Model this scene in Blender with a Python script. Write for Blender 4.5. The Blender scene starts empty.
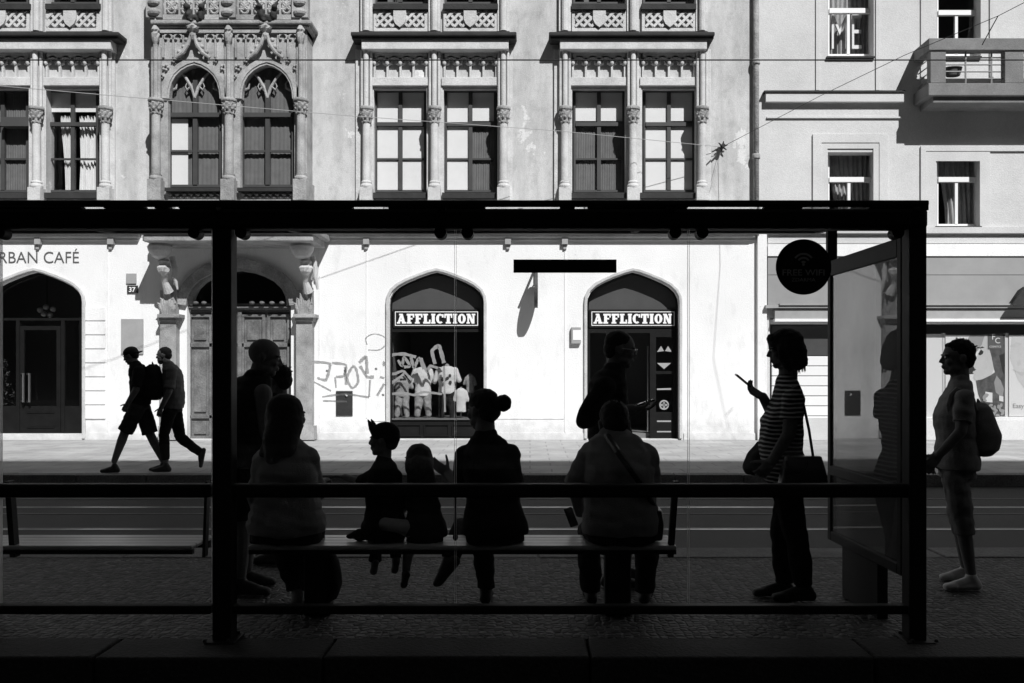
import bpy, bmesh, math, random
import numpy as np
from mathutils import Vector, Matrix, noise
from mathutils.geometry import tessellate_polygon
random.seed(7)
R = math.radians
scene = bpy.context.scene
col = scene.collection

# ------------------------------------------------------------------ camera, sky, sun, exposure
FPX, CX, CY, EYE = 900.0, 530.0, 372.0, 1.4
cam = bpy.data.cameras.new("camera"); cam_o = bpy.data.objects.new("camera", cam); col.objects.link(cam_o)
cam_o.location = (0, 0, EYE); cam_o.rotation_euler = (R(90), 0, 0)
cam.sensor_width = 36; cam.lens = FPX / 1024 * 36
cam.shift_x = (512 - CX) / 1024; cam.shift_y = (CY - 341.5) / 1024
cam.clip_start = .05; cam.clip_end = 2000
scene.camera = cam_o

SUN_DIR = Vector((-.5, 1, -1.1)).normalized()
world = bpy.data.worlds.new("World"); scene.world = world; world.use_nodes = True
wn = world.node_tree.nodes; wl = world.node_tree.links
sky = wn.new("ShaderNodeTexSky"); sky.sky_type = 'NISHITA'; sky.sun_disc = False
sky.sun_elevation = R(44.5); sky.sun_rotation = math.atan2(.5, -1)
bw = wn.new("ShaderNodeRGBToBW"); wl.new(sky.outputs[0], bw.inputs[0])
wl.new(bw.outputs[0], wn["Background"].inputs[0]); wn["Background"].inputs[1].default_value = .05
sun = bpy.data.lights.new("sun", 'SUN'); sun.energy = 5.0; sun.angle = R(.5)
sun_o = bpy.data.objects.new("sun", sun); col.objects.link(sun_o)
sun_o.rotation_euler = SUN_DIR.to_track_quat('-Z', 'Y').to_euler(); sun_o.location = (20, -20, 40)
vs = scene.view_settings
vs.view_transform = 'Standard'; vs.look = 'None'; vs.gamma = 1; vs.exposure = .17; vs.use_curve_mapping = False
scene.cycles.use_denoising = True; scene.cycles.use_adaptive_sampling = False
scene.cycles.max_bounces = 10; scene.cycles.transparent_max_bounces = 24
scene.cycles.sample_clamp_indirect = 4

# ------------------------------------------------------------------ materials (the photograph is black and white: greys only)
def grey(v): return (v, v, v, 1)
M = {}
def mat(name, v, rough=.8, var=0, scale=3, bump=0, bscale=40, spec=.3, metal=0, fine=0, coat=0):
    m = bpy.data.materials.new(name); m.use_nodes = True
    n = m.node_tree.nodes; l = m.node_tree.links; b = n["Principled BSDF"]
    b.inputs["Base Color"].default_value = grey(v); b.inputs["Roughness"].default_value = rough
    b.inputs["Specular IOR Level"].default_value = spec; b.inputs["Metallic"].default_value = metal
    if coat: b.inputs["Coat Weight"].default_value = coat; b.inputs["Coat Roughness"].default_value = .03
    tc = n.new("ShaderNodeTexCoord")
    if var:
        nz = n.new("ShaderNodeTexNoise"); nz.inputs["Scale"].default_value = scale; nz.inputs["Detail"].default_value = 8
        nz.inputs["Roughness"].default_value = .65
        l.new(tc.outputs["Object"], nz.inputs["Vector"])
        r = n.new("ShaderNodeValToRGB")
        r.color_ramp.elements[0].position = .3; r.color_ramp.elements[1].position = .7
        r.color_ramp.elements[0].color = grey(max(0, v * (1 - var))); r.color_ramp.elements[1].color = grey(min(1, v * (1 + var)))
        l.new(nz.outputs["Fac"], r.inputs["Fac"]); last = r.outputs["Color"]
        if fine:
            n2 = n.new("ShaderNodeTexNoise"); n2.inputs["Scale"].default_value = max(scale * 14, 45); n2.inputs["Detail"].default_value = 4
            l.new(tc.outputs["Object"], n2.inputs["Vector"])
            mr = n.new("ShaderNodeMapRange"); mr.inputs[1].default_value = .3; mr.inputs[2].default_value = .7
            mr.inputs[3].default_value = 1 - fine; mr.inputs[4].default_value = 1 + fine
            l.new(n2.outputs["Fac"], mr.inputs[0])
            mx = n.new("ShaderNodeMix"); mx.data_type = 'RGBA'; mx.blend_type = 'MULTIPLY'; mx.inputs[0].default_value = 1
            l.new(last, mx.inputs[6]); l.new(mr.outputs[0], mx.inputs[7]); last = mx.outputs[2]
        l.new(last, b.inputs["Base Color"])
    if bump:
        nb = n.new("ShaderNodeTexNoise"); nb.inputs["Scale"].default_value = bscale; nb.inputs["Detail"].default_value = 5
        l.new(tc.outputs["Object"], nb.inputs["Vector"])
        bp = n.new("ShaderNodeBump"); bp.inputs["Strength"].default_value = bump; bp.inputs["Distance"].default_value = .02
        l.new(nb.outputs["Fac"], bp.inputs["Height"]); l.new(bp.outputs[0], b.inputs["Normal"])
    M[name] = m; return m

def glass_mat(name, tint, refl=1.0, rough=0.0, ior=1.5, film=0.0):
    m = bpy.data.materials.new(name); m.use_nodes = True
    n = m.node_tree.nodes; l = m.node_tree.links; n.remove(n["Principled BSDF"]); out = n["Material Output"]
    t = n.new("ShaderNodeBsdfTransparent"); t.inputs[0].default_value = grey(tint)
    g = n.new("ShaderNodeBsdfGlossy"); g.inputs[0].default_value = grey(refl); g.inputs["Roughness"].default_value = rough
    f = n.new("ShaderNodeFresnel"); f.inputs[0].default_value = ior
    if name == "window_glass":
        t2 = n.new("ShaderNodeTexCoord"); w2 = n.new("ShaderNodeTexNoise"); w2.inputs["Scale"].default_value = 2.5; l.new(t2.outputs["Object"], w2.inputs["Vector"])
        bp = n.new("ShaderNodeBump"); bp.inputs["Strength"].default_value = .25; bp.inputs["Distance"].default_value = .05; l.new(w2.outputs["Fac"], bp.inputs["Height"]); l.new(bp.outputs[0], g.inputs["Normal"])
    gm = n.new("ShaderNodeNewGeometry"); iv = n.new("ShaderNodeMath"); iv.operation = 'MULTIPLY_ADD'; iv.inputs[1].default_value = -1; iv.inputs[2].default_value = 1
    l.new(gm.outputs["Backfacing"], iv.inputs[0]); fm = n.new("ShaderNodeMath"); fm.operation = 'MULTIPLY'; l.new(f.outputs[0], fm.inputs[0]); l.new(iv.outputs[0], fm.inputs[1])   # the far face of a sheet only transmits
    mx = n.new("ShaderNodeMixShader"); l.new(fm.outputs[0], mx.inputs[0]); l.new(t.outputs[0], mx.inputs[1]); l.new(g.outputs[0], mx.inputs[2])
    last = mx
    if film:     # a thin film of street dust with smears
        tc = n.new("ShaderNodeTexCoord"); nz = n.new("ShaderNodeTexNoise"); nz.inputs["Scale"].default_value = 2.2; nz.inputs["Detail"].default_value = 9
        mp = n.new("ShaderNodeMapping"); mp.inputs["Scale"].default_value = (1.6, 1, .7)
        l.new(tc.outputs["Object"], mp.inputs[0]); l.new(mp.outputs[0], nz.inputs["Vector"])
        mr = n.new("ShaderNodeMapRange"); mr.inputs[1].default_value = .35; mr.inputs[2].default_value = .75; mr.inputs[3].default_value = film * .3; mr.inputs[4].default_value = film
        l.new(nz.outputs["Fac"], mr.inputs[0])
        d = n.new("ShaderNodeBsdfDiffuse"); d.inputs[0].default_value = grey(.5)
        m2 = n.new("ShaderNodeMixShader"); l.new(mr.outputs[0], m2.inputs[0]); l.new(mx.outputs[0], m2.inputs[1]); l.new(d.outputs[0], m2.inputs[2]); last = m2
    l.new(last.outputs[0], out.inputs[0]); M[name] = m; return m

def translucent_mat(name, v, transp=.3, dif=.3):
    m = bpy.data.materials.new(name); m.use_nodes = True
    n = m.node_tree.nodes; l = m.node_tree.links; n.remove(n["Principled BSDF"]); out = n["Material Output"]
    a = n.new("ShaderNodeBsdfTranslucent"); a.inputs[0].default_value = grey(v)
    d = n.new("ShaderNodeBsdfDiffuse"); d.inputs[0].default_value = grey(v)
    t = n.new("ShaderNodeBsdfTransparent")
    m1 = n.new("ShaderNodeMixShader"); m1.inputs[0].default_value = dif; l.new(a.outputs[0], m1.inputs[1]); l.new(d.outputs[0], m1.inputs[2])
    m2 = n.new("ShaderNodeMixShader"); m2.inputs[0].default_value = transp; l.new(m1.outputs[0], m2.inputs[1]); l.new(t.outputs[0], m2.inputs[2])
    l.new(m2.outputs[0], out.inputs[0]); M[name] = m; return m

def plaster_mat(name, v):
    """old render: broad blotches, streaks running down, pale repaired patches, fine grit"""
    m = mat(name, v, .9, .16, .55, .5, 60, .15, fine=.09)
    n = m.node_tree.nodes; l = m.node_tree.links; b = n["Principled BSDF"]
    src = b.inputs["Base Color"].links[0].from_socket
    tc = [x for x in n if x.type == 'TEX_COORD'][0]
    def layer(src, scl, lo, hi, dark, sc=(1, 1, 1), det=6, op='MULTIPLY'):
        mp = n.new("ShaderNodeMapping"); mp.inputs["Scale"].default_value = sc; l.new(tc.outputs["Object"], mp.inputs[0])
        z = n.new("ShaderNodeTexNoise"); z.inputs["Scale"].default_value = scl; z.inputs["Detail"].default_value = det; z.inputs["Roughness"].default_value = .7
        l.new(mp.outputs[0], z.inputs["Vector"])
        mr = n.new("ShaderNodeMapRange"); mr.inputs[1].default_value = lo; mr.inputs[2].default_value = hi; mr.inputs[3].default_value = dark[0]; mr.inputs[4].default_value = dark[1]
        l.new(z.outputs["Fac"], mr.inputs[0])
        mx = n.new("ShaderNodeMix"); mx.data_type = 'RGBA'; mx.blend_type = op; mx.inputs[0].default_value = 1
        l.new(src, mx.inputs[6]); l.new(mr.outputs[0], mx.inputs[7]); return mx.outputs[2]
    src = layer(src, 1.6, .35, .6, (.76, 1.03), (1.4, 1, .3))
    src = layer(src, 4.5, .38, .5, (.85, 1.0), (1, 1, .8), 9)
    src = layer(src, .9, .60, .615, (1.0, 1.3), (1, 1, 1), 5)
    l.new(src, b.inputs["Base Color"]); return m

plaster_mat("old_plaster", .52)
mat("grey_plaster", .55, .9, .12, .7, .4, 60, .15, fine=.07)
m_ = mat("white_wall", .8, .85, .05, .9, .35, 40, .2, fine=.055)
n = m_.node_tree.nodes; l = m_.node_tree.links; b = n["Principled BSDF"]; src = b.inputs["Base Color"].links[0].from_socket; tc = [x for x in n if x.type == 'TEX_COORD'][0]
def spots(src, scl, lo, hi, d0, d1, sc):
    mp = n.new("ShaderNodeMapping"); mp.inputs["Scale"].default_value = sc; l.new(tc.outputs["Object"], mp.inputs[0])
    z = n.new("ShaderNodeTexNoise"); z.inputs["Scale"].default_value = scl; z.inputs["Detail"].default_value = 9; z.inputs["Roughness"].default_value = .7; l.new(mp.outputs[0], z.inputs["Vector"])
    mr = n.new("ShaderNodeMapRange"); mr.inputs[1].default_value = lo; mr.inputs[2].default_value = hi; mr.inputs[3].default_value = d0; mr.inputs[4].default_value = d1; l.new(z.outputs["Fac"], mr.inputs[0])
    mx = n.new("ShaderNodeMix"); mx.data_type = 'RGBA'; mx.blend_type = 'MULTIPLY'; mx.inputs[0].default_value = 1; l.new(src, mx.inputs[6]); l.new(mr.outputs[0], mx.inputs[7]); return mx.outputs[2]
src = spots(src, 2.4, .33, .46, .86, 1, (1, 1, .35)); src = spots(src, 7, .30, .36, .8, 1, (1, 1, 1))
sep = n.new("ShaderNodeSeparateXYZ"); l.new(tc.outputs["Object"], sep.inputs[0])      # splash dirt along the foot of the wall
zn = n.new("ShaderNodeTexNoise"); zn.inputs["Scale"].default_value = 5; zn.inputs["Detail"].default_value = 8; l.new(tc.outputs["Object"], zn.inputs["Vector"])
ad = n.new("ShaderNodeMath"); ad.operation = 'MULTIPLY_ADD'; ad.inputs[1].default_value = -.9; l.new(zn.outputs["Fac"], ad.inputs[0]); l.new(sep.outputs[2], ad.inputs[2])
mr = n.new("ShaderNodeMapRange"); mr.inputs[1].default_value = -.45; mr.inputs[2].default_value = .05; mr.inputs[3].default_value = .72; mr.inputs[4].default_value = 1; l.new(ad.outputs[0], mr.inputs[0])
mx = n.new("ShaderNodeMix"); mx.data_type = 'RGBA'; mx.blend_type = 'MULTIPLY'; mx.inputs[0].default_value = 1; l.new(src, mx.inputs[6]); l.new(mr.outputs[0], mx.inputs[7]); l.new(mx.outputs[2], b.inputs["Base Color"])
mat("stone", .33, .85, .38, 2.2, .6, 45, .2, fine=.14)
mat("pale_stone", .52, .85, .2, 2.5, .5, 45, .2, fine=.1)
mat("sooty_stone", .03, .8, .35, 3, .4, 40, .3)
mat("weathered_stone", .30, .85, .4, 3.5, .7, 30, .2, fine=.2)
mat("frame_paint", .055, .5, .15, 4)
mat("balloon_foil", .3, .4)
mat("grey_spray", .23, .8, .18, 9)
mat("white_frame", .75, .4)
mat("dark_timber", .008, .6, .3, 5, spec=.15)
mat("old_timber", .15, .6, .45, 4, .4, 30, fine=.25)
mat("room", .16, .9)
mat("blind", .72, .8, .03, 6)
mat("drab_blind", .14, .8, .15, 6)
mat("net_curtain", .36, .9, .15, 9)
mat("curtain", .5, .9, .2, 9)
mat("black_metal", .013, .6, .2, 10, spec=.25)
mat("dark_metal", .035, .45, .2, 10)
mat("worn_slab", .12, .8, .3, 3)
mat("rail_steel", .45, .38, .3, 4, metal=1)
mat("bright_metal", .55, .3, metal=1)
mat("concrete", .19, .85, .2, 2, .5, 60, fine=.12)
mat("far_paving", .38, .9, .22, 1.3, .4, 60, fine=.1)
mat("asphalt", .022, .75, .45, .5, .6, 120, .35, fine=.25)
mat("kerb_stone", .034, .8, .2, 3, .6, 60, fine=.2)
mat("pale_granite", .13, .8, .3, 3, .6, 60, fine=.3)
mat("kerb_granite", .15, .8, .3, 3, .6, 60, fine=.3)
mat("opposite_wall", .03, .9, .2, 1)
mat("signboard", .012, .4)
mat("shop_grey", .06, .6, .1, 3)
mat("letter_white", .85, .5)
mat("letter_grey", .5, .7)
mat("sign_grey", .05, .5)
mat("cafe_letter", .10, .6)
mat("plate_grey", .33, .6, .1, 4)
mat("awning", .29, .8, .08, 2)
mat("poster_pale", .8, .35)
mat("poster_skin", .36, .35, .1, 3)
mat("poster_light_skin", .6, .35, .08, 3)
mat("poster_hair", .12, .35, .5, 6)
mat("poster_dark", .05, .35)
mat("poster_tag", .14, .35)
mat("poster_pale_skin", .66, .35, .06, 4)
mat("skin", .16, .75, .12, 30, .15, 300, spec=.2)
mat("pale_skin", .36, .75, .12, 30, .15, 300, spec=.2)
mat("hair", .010, .7, .4, 60, .5, 200, spec=.15)
mat("fair_hair", .05, .7, .4, 60, .5, 200, spec=.15)
mat("black_cloth", .012, .9, .3, 8, .3, 160, spec=.08)
mat("dark_cloth", .03, .9, .3, 8, .3, 160, spec=.08)
mat("mid_cloth", .17, .9, .2, 8, .3, 160, spec=.08)
mat("light_cloth", .22, .9, .2, 8, .3, 160, spec=.08)
mat("walker_tee", .12, .9, .2, 8, .3, 160, spec=.08)
mat("white_cloth", .7, .9, .06, 8, .3, 120)
mat("jeans", .34, .9, .4, 9, .3, 120)
mat("leather", .015, .4, .2, 20, spec=.5)
mat("shoe_dark", .03, .6)
mat("shoe_white", .6, .7, .1, 12)
mat("eye_white", .5, .2, spec=.5)
mat("phone_body", .02, .2, spec=.5)
mat("mannequin_skin", .3, .5)
mat("leaf", .07, .6, .4, 12)
mat("pot", .2, .8)
glass_mat("window_glass", .97, ior=1.45)
glass_mat("shop_glass", .90, ior=1.5)
glass_mat("shelter_glass", .975, ior=1.35, film=.02)
glass_mat("roof_glass", .72, ior=1.3, film=.06)
glass_mat("case_glass", .9, ior=2.1, film=.3)
translucent_mat("glass_edge", .95, .5)
translucent_mat("spray", .9, .3, .0)

def cobble_mat(name, v, cell):
    m = mat(name, v, .7, .2, 1.1, 0, spec=.35)
    n = m.node_tree.nodes; l = m.node_tree.links; b = n["Principled BSDF"]; src = b.inputs["Base Color"].links[0].from_socket
    tc = [x for x in n if x.type == 'TEX_COORD'][0]
    vo = n.new("ShaderNodeTexVoronoi"); vo.feature = 'F1'; vo.inputs["Scale"].default_value = 1 / cell; vo.inputs["Randomness"].default_value = .55
    ve = n.new("ShaderNodeTexVoronoi"); ve.feature = 'DISTANCE_TO_EDGE'; ve.inputs["Scale"].default_value = 1 / cell; ve.inputs["Randomness"].default_value = .55
    l.new(tc.outputs["Object"], vo.inputs["Vector"]); l.new(tc.outputs["Object"], ve.inputs["Vector"])
    sep = n.new("ShaderNodeSeparateColor"); l.new(vo.outputs["Color"], sep.inputs[0])
    mr = n.new("ShaderNodeMapRange"); mr.inputs[3].default_value = .3; mr.inputs[4].default_value = 2.1; l.new(sep.outputs[0], mr.inputs[0])
    mx = n.new("ShaderNodeMix"); mx.data_type = 'RGBA'; mx.blend_type = 'MULTIPLY'; mx.inputs[0].default_value = 1
    l.new(src, mx.inputs[6]); l.new(mr.outputs[0], mx.inputs[7])
    e = n.new("ShaderNodeMapRange"); e.inputs[1].default_value = .02; e.inputs[2].default_value = .14; e.inputs[3].default_value = .3; e.inputs[4].default_value = 1
    l.new(ve.outputs["Distance"], e.inputs[0])
    m3 = n.new("ShaderNodeMix"); m3.data_type = 'RGBA'; m3.blend_type = 'MULTIPLY'; m3.inputs[0].default_value = 1
    l.new(mx.outputs[2], m3.inputs[6]); l.new(e.outputs[0], m3.inputs[7]); l.new(m3.outputs[2], b.inputs["Base Color"])
    e2 = n.new("ShaderNodeMapRange"); e2.inputs[2].default_value = .3; l.new(ve.outputs["Distance"], e2.inputs[0])
    bp = n.new("ShaderNodeBump"); bp.inputs["Strength"].default_value = .9; bp.inputs["Distance"].default_value = .02
    l.new(e2.outputs[0], bp.inputs["Height"]); l.new(bp.outputs[0], b.inputs["Normal"])
def slab_mat(m):
    n = m.node_tree.nodes; l = m.node_tree.links; b = n["Principled BSDF"]; src = b.inputs["Base Color"].links[0].from_socket; tc = [x for x in n if x.type == 'TEX_COORD'][0]
    br = n.new("ShaderNodeTexBrick"); br.inputs["Scale"].default_value = 1; br.inputs["Brick Width"].default_value = .62; br.inputs["Row Height"].default_value = .42; br.inputs["Mortar Size"].default_value = .012
    br.inputs["Color1"].default_value = grey(.93); br.inputs["Color2"].default_value = grey(1.07); br.inputs["Mortar"].default_value = grey(.72); l.new(tc.outputs["Object"], br.inputs["Vector"])
    mx = n.new("ShaderNodeMix"); mx.data_type = 'RGBA'; mx.blend_type = 'MULTIPLY'; mx.inputs[0].default_value = 1; l.new(src, mx.inputs[6]); l.new(br.outputs["Color"], mx.inputs[7]); l.new(mx.outputs[2], b.inputs["Base Color"])
slab_mat(M["far_paving"])
cobble_mat("mosaic_paving", .036, .046)

def stripe_mat(name, dark, light, n_per_m):
    m = mat(name, dark, .9); n = m.node_tree.nodes; l = m.node_tree.links; b = n["Principled BSDF"]
    tc = [x for x in n if x.type == 'TEX_COORD'][0]
    sx = n.new("ShaderNodeSeparateXYZ"); l.new(tc.outputs["Object"], sx.inputs[0])
    nz = n.new("ShaderNodeTexNoise"); nz.inputs["Scale"].default_value = 5; l.new(tc.outputs["Object"], nz.inputs["Vector"])
    a = n.new("ShaderNodeMath"); a.operation = 'MULTIPLY_ADD'; a.inputs[1].default_value = .035; l.new(nz.outputs["Fac"], a.inputs[0]); l.new(sx.outputs[2], a.inputs[2])
    mu = n.new("ShaderNodeMath"); mu.operation = 'MULTIPLY'; mu.inputs[1].default_value = n_per_m; l.new(a.outputs[0], mu.inputs[0])
    fr = n.new("ShaderNodeMath"); fr.operation = 'FRACT'; l.new(mu.outputs[0], fr.inputs[0])
    gt = n.new("ShaderNodeMath"); gt.operation = 'GREATER_THAN'; gt.inputs[1].default_value = .62; l.new(fr.outputs[0], gt.inputs[0])
    mx = n.new("ShaderNodeMix"); mx.data_type = 'RGBA'; l.new(gt.outputs[0], mx.inputs[0]); mx.inputs[6].default_value = grey(dark); mx.inputs[7].default_value = grey(light)
    l.new(mx.outputs[2], b.inputs["Base Color"])
stripe_mat("striped_cloth", .015, .55, 38)

# ------------------------------------------------------------------ building blocks
def P(px, py, D): return Vector(((px - CX) / FPX * D, D, EYE + (CY - py) / FPX * D))

def tag(o, label=None, cat=None, group=None, kind=None):
    if label: o["label"] = label
    if cat: o["category"] = cat
    if group: o["group"] = group
    if kind: o["kind"] = kind
    return o
def empty(name, loc, label=None, cat=None, group=None):
    o = bpy.data.objects.new(name, None); col.objects.link(o); o.location = loc; o.empty_display_size = .2
    return tag(o, label, cat, group)
def wloc(o):
    v = Vector((0, 0, 0))
    while o is not None: v = v + o.location; o = o.parent
    return v

class MB:
    def __init__(s): s.v = []; s.f = []
    def add(s, vs, fs):
        b = len(s.v); s.v += [tuple(x) for x in vs]; s.f += [tuple(i + b for i in f) for f in fs]; return s
    def box(s, x0, x1, y0, y1, z0, z1):
        v = [(x, y, z) for x in (x0, x1) for y in (y0, y1) for z in (z0, z1)]
        return s.add(v, [(0, 1, 3, 2), (4, 6, 7, 5), (0, 4, 5, 1), (2, 3, 7, 6), (0, 2, 6, 4), (1, 5, 7, 3)])
    def fbox(s, px0, py0, px1, py1, pf, pb=0., D=None):
        """box on the far facades: front face at pf metres proud of the facade, measured in the photograph"""
        d = FD - pf; a = P(min(px0, px1), max(py0, py1), d); b = P(max(px0, px1), min(py0, py1), d)
        return s.box(a.x, b.x, d, FD - pb, a.z, b.z)
    def tube(s, pts, r, n=8, cap=True):
        pts = [Vector(p) for p in pts]; m = len(pts); rs = r if isinstance(r, (list, tuple)) else [r] * m
        vs = []; prev = None
        for i, p in enumerate(pts):
            d = (pts[min(i + 1, m - 1)] - pts[max(i - 1, 0)]).normalized()
            if prev is None:
                a = d.cross(Vector((0, 0, 1)));
                if a.length < 1e-3: a = d.cross(Vector((0, 1, 0)))
            else: a = prev - d * prev.dot(d)
            a.normalize(); prev = a; b = d.cross(a)
            for k in range(n):
                t = 2 * math.pi * k / n; vs.append(p + (a * math.cos(t) + b * math.sin(t)) * rs[i])
        fs = [(i * n + k, i * n + (k + 1) % n, (i + 1) * n + (k + 1) % n, (i + 1) * n + k) for i in range(m - 1) for k in range(n)]
        if cap: fs += [tuple(range(n))[::-1], tuple((m - 1) * n + k for k in range(n))]
        return s.add(vs, fs)
    def lathe(s, c, prof, n=16, wob=0, lobes=8, y=1.0):
        vs = []
        for r, z in prof:
            for k in range(n):
                t = 2 * math.pi * k / n; rr = r * (1 + wob * math.sin(t * lobes + z * 60))
                vs.append((c[0] + rr * math.cos(t), c[1] + rr * math.sin(t) * y, c[2] + z))
        m = len(prof)
        fs = [(i * n + k, i * n + (k + 1) % n, (i + 1) * n + (k + 1) % n, (i + 1) * n + k) for i in range(m - 1) for k in range(n)]
        fs += [tuple(range(n))[::-1], tuple((m - 1) * n + k for k in range(n))]
        return s.add(vs, fs)
    def prism(s, xz, y0, y1):
        n = len(xz); tri = tessellate_polygon([[Vector((x, z, 0)) for x, z in xz]])
        vs = [(x, y0, z) for x, z in xz] + [(x, y1, z) for x, z in xz]
        fs = [tuple(t) for t in tri] + [tuple(i + n for i in t[::-1]) for t in tri]
        fs += [(i, (i + 1) % n, (i + 1) % n + n, i + n) for i in range(n)]
        return s.add(vs, fs)
    def yprism(s, pts, z0, z1):   # plan outline
        n = len(pts); tri = tessellate_polygon([[Vector((x, y, 0)) for x, y in pts]])
        vs = [(x, y, z0) for x, y in pts] + [(x, y, z1) for x, y in pts]
        fs = [tuple(t) for t in tri] + [tuple(i + n for i in t[::-1]) for t in tri]
        fs += [(i, (i + 1) % n, (i + 1) % n + n, i + n) for i in range(n)]
        return s.add(vs, fs)
    def band(s, path, w, y0, y1):
        """flat ribbon of width w following an xz path, with thickness from y0 to y1 (arch mouldings)"""
        n = len(path); inn = []; out = []
        for i in range(n):
            a = Vector(path[max(i - 1, 0)]); b = Vector(path[min(i + 1, n - 1)]); t = (b - a).normalized(); nn = Vector((-t.y, t.x))
            p = Vector(path[i]); inn.append(p - nn * w / 2); out.append(p + nn * w / 2)
        vs = []
        for i in range(n):
            for q in (inn[i], out[i]):
                vs.append((q.x, y0, q.y)); vs.append((q.x, y1, q.y))
        fs = []
        for i in range(n - 1):
            a = i * 4; b = a + 4
            fs += [(a, a + 2, b + 2, b), (a + 1, b + 1, b + 3, a + 3), (a, b, b + 1, a + 1), (a + 2, a + 3, b + 3, b + 2)]
        fs += [(0, 1, 3, 2), ((n - 1) * 4, (n - 1) * 4 + 2, (n - 1) * 4 + 3, (n - 1) * 4 + 1)]
        return s.add(vs, fs)
    def holed(s, outer, holes, y, depth):
        loops = [[Vector((x, z, 0)) for x, z in L] for L in [outer] + holes]
        tri = tessellate_polygon(loops); flat = [(v.x, y, v.y) for L in loops for v in L]
        s.add(flat, [tuple(t) for t in tri])
        for L in holes:
            n = len(L)
            s.add([(x, y, z) for x, z in L] + [(x, y + depth, z) for x, z in L], [(i, (i + 1) % n, (i + 1) % n + n, i + n) for i in range(n)])
        return s
    def cone(s, a, b, ra, rb, n=12):
        s.ball(a, (ra, ra, ra), n=n); s.ball(b, (rb, rb, rb), n=n)
        s.tube([a, b], [ra, rb], n); return s
    def ball(s, c, rad, ax=None, n=14):
        c = Vector(c); ax = ax or (Vector((1, 0, 0)), Vector((0, 1, 0)), Vector((0, 0, 1))); vs = []; h = max(6, n // 2 + 1)
        for i in range(1, h):
            th = math.pi * i / h
            for k in range(n):
                t = 2 * math.pi * k / n
                vs.append(c + ax[0] * rad[0] * math.sin(th) * math.cos(t) + ax[1] * rad[1] * math.sin(th) * math.sin(t) + ax[2] * rad[2] * math.cos(th))
        fs = [(i * n + k, (i + 1) * n + k, (i + 1) * n + (k + 1) % n, i * n + (k + 1) % n) for i in range(h - 2) for k in range(n)]
        top = len(vs); vs.append(c + ax[2] * rad[2]); bot = top + 1; vs.append(c - ax[2] * rad[2])
        fs += [(top, k, (k + 1) % n) for k in range(n)] + [(bot, (h - 2) * n + (k + 1) % n, (h - 2) * n + k) for k in range(n)]
        return s.add(vs, fs)
    def loft(s, rings, n=20, pw=2.4):
        """rings: (centre, half-width vector, half-depth vector)"""
        vs = []
        for c, u, w in rings:
            for k in range(n):
                t = 2 * math.pi * k / n; ct, st = math.cos(t), math.sin(t)
                a = math.copysign(abs(ct) ** (2 / pw), ct); b = math.copysign(abs(st) ** (2 / pw), st)
                vs.append(Vector(c) + u * a + w * b)
        m = len(rings)
        fs = [(i * n + k, i * n + (k + 1) % n, (i + 1) * n + (k + 1) % n, (i + 1) * n + k) for i in range(m - 1) for k in range(n)]
        fs += [tuple(range(n))[::-1], tuple((m - 1) * n + k for k in range(n))]
        return s.add(vs, fs)
    def build(s, name, m, parent=None, smooth=False, label=None, cat=None, group=None, kind=None, bevel=0):
        if parent is not None: o0 = wloc(parent)
        elif kind == 'structure': o0 = Vector((0, 0, 0))
        else:
            a = np.array(s.v); o0 = Vector(((a[:, 0].min() + a[:, 0].max()) / 2, (a[:, 1].min() + a[:, 1].max()) / 2, a[:, 2].min()))
        me = bpy.data.meshes.new(name); me.from_pydata([(v[0] - o0.x, v[1] - o0.y, v[2] - o0.z) for v in s.v], [], s.f); me.update()
        bm = bmesh.new(); bm.from_mesh(me); bmesh.ops.recalc_face_normals(bm, faces=bm.faces); bm.to_mesh(me); bm.free()
        if smooth: me.polygons.foreach_set("use_smooth", [True] * len(me.polygons))
        me.materials.append(M[m] if isinstance(m, str) else m)
        o = bpy.data.objects.new(name, me); col.objects.link(o)
        if parent is not None: o.parent = parent
        else: o.location = o0
        if bevel:
            md = o.modifiers.new("bevel", 'BEVEL'); md.width = bevel; md.segments = 2; md.limit_method = 'ANGLE'
        return tag(o, label, cat, group, kind)
    def fuse(s, name, m, parent, voxel=.007, it=4, amp=0, freq=9, label=None, fold=0, cloth=False):
        """weld overlapping volumes into one continuous skin"""
        me = bpy.data.meshes.new(name); me.from_pydata(s.v, [], s.f); me.update()
        t = bpy.data.objects.new("t", me); col.objects.link(t)
        a = t.modifiers.new("r", 'REMESH'); a.mode = 'VOXEL'; a.voxel_size = voxel; a.use_smooth_shade = True
        b = t.modifiers.new("s", 'SMOOTH'); b.iterations = it; b.factor = .5
        dg = bpy.context.evaluated_depsgraph_get(); dg.update()
        me2 = bpy.data.meshes.new_from_object(t.evaluated_get(dg)); bpy.data.objects.remove(t); bpy.data.meshes.remove(me)
        o0 = wloc(parent); nn = len(me2.vertices); co = np.empty(nn * 3); me2.vertices.foreach_get("co", co); co = co.reshape(-1, 3)
        if amp or fold:
            nr = np.empty(nn * 3); me2.vertices.foreach_get("normal", nr); nr = nr.reshape(-1, 3)
            d = np.array([amp * noise.noise(Vector(c) * freq) + (.45 * amp * noise.noise(Vector(c) * freq * 2.9) if cloth else 0) + (fold * noise.noise(Vector((c[0] * 5, c[1] * 5, c[2] * 22 + 3 * c[0]))) if fold else 0) for c in co])
            co = co + nr * d[:, None]
        co = co - np.array(o0); me2.vertices.foreach_set("co", co.ravel())
        me2.polygons.foreach_set("use_smooth", [True] * len(me2.polygons)); me2.materials.clear(); me2.materials.append(M[m]); me2.update(); me2.name = name
        o = bpy.data.objects.new(name, me2); col.objects.link(o); o.parent = parent
        if label: o["label"] = label
        return o

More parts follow.
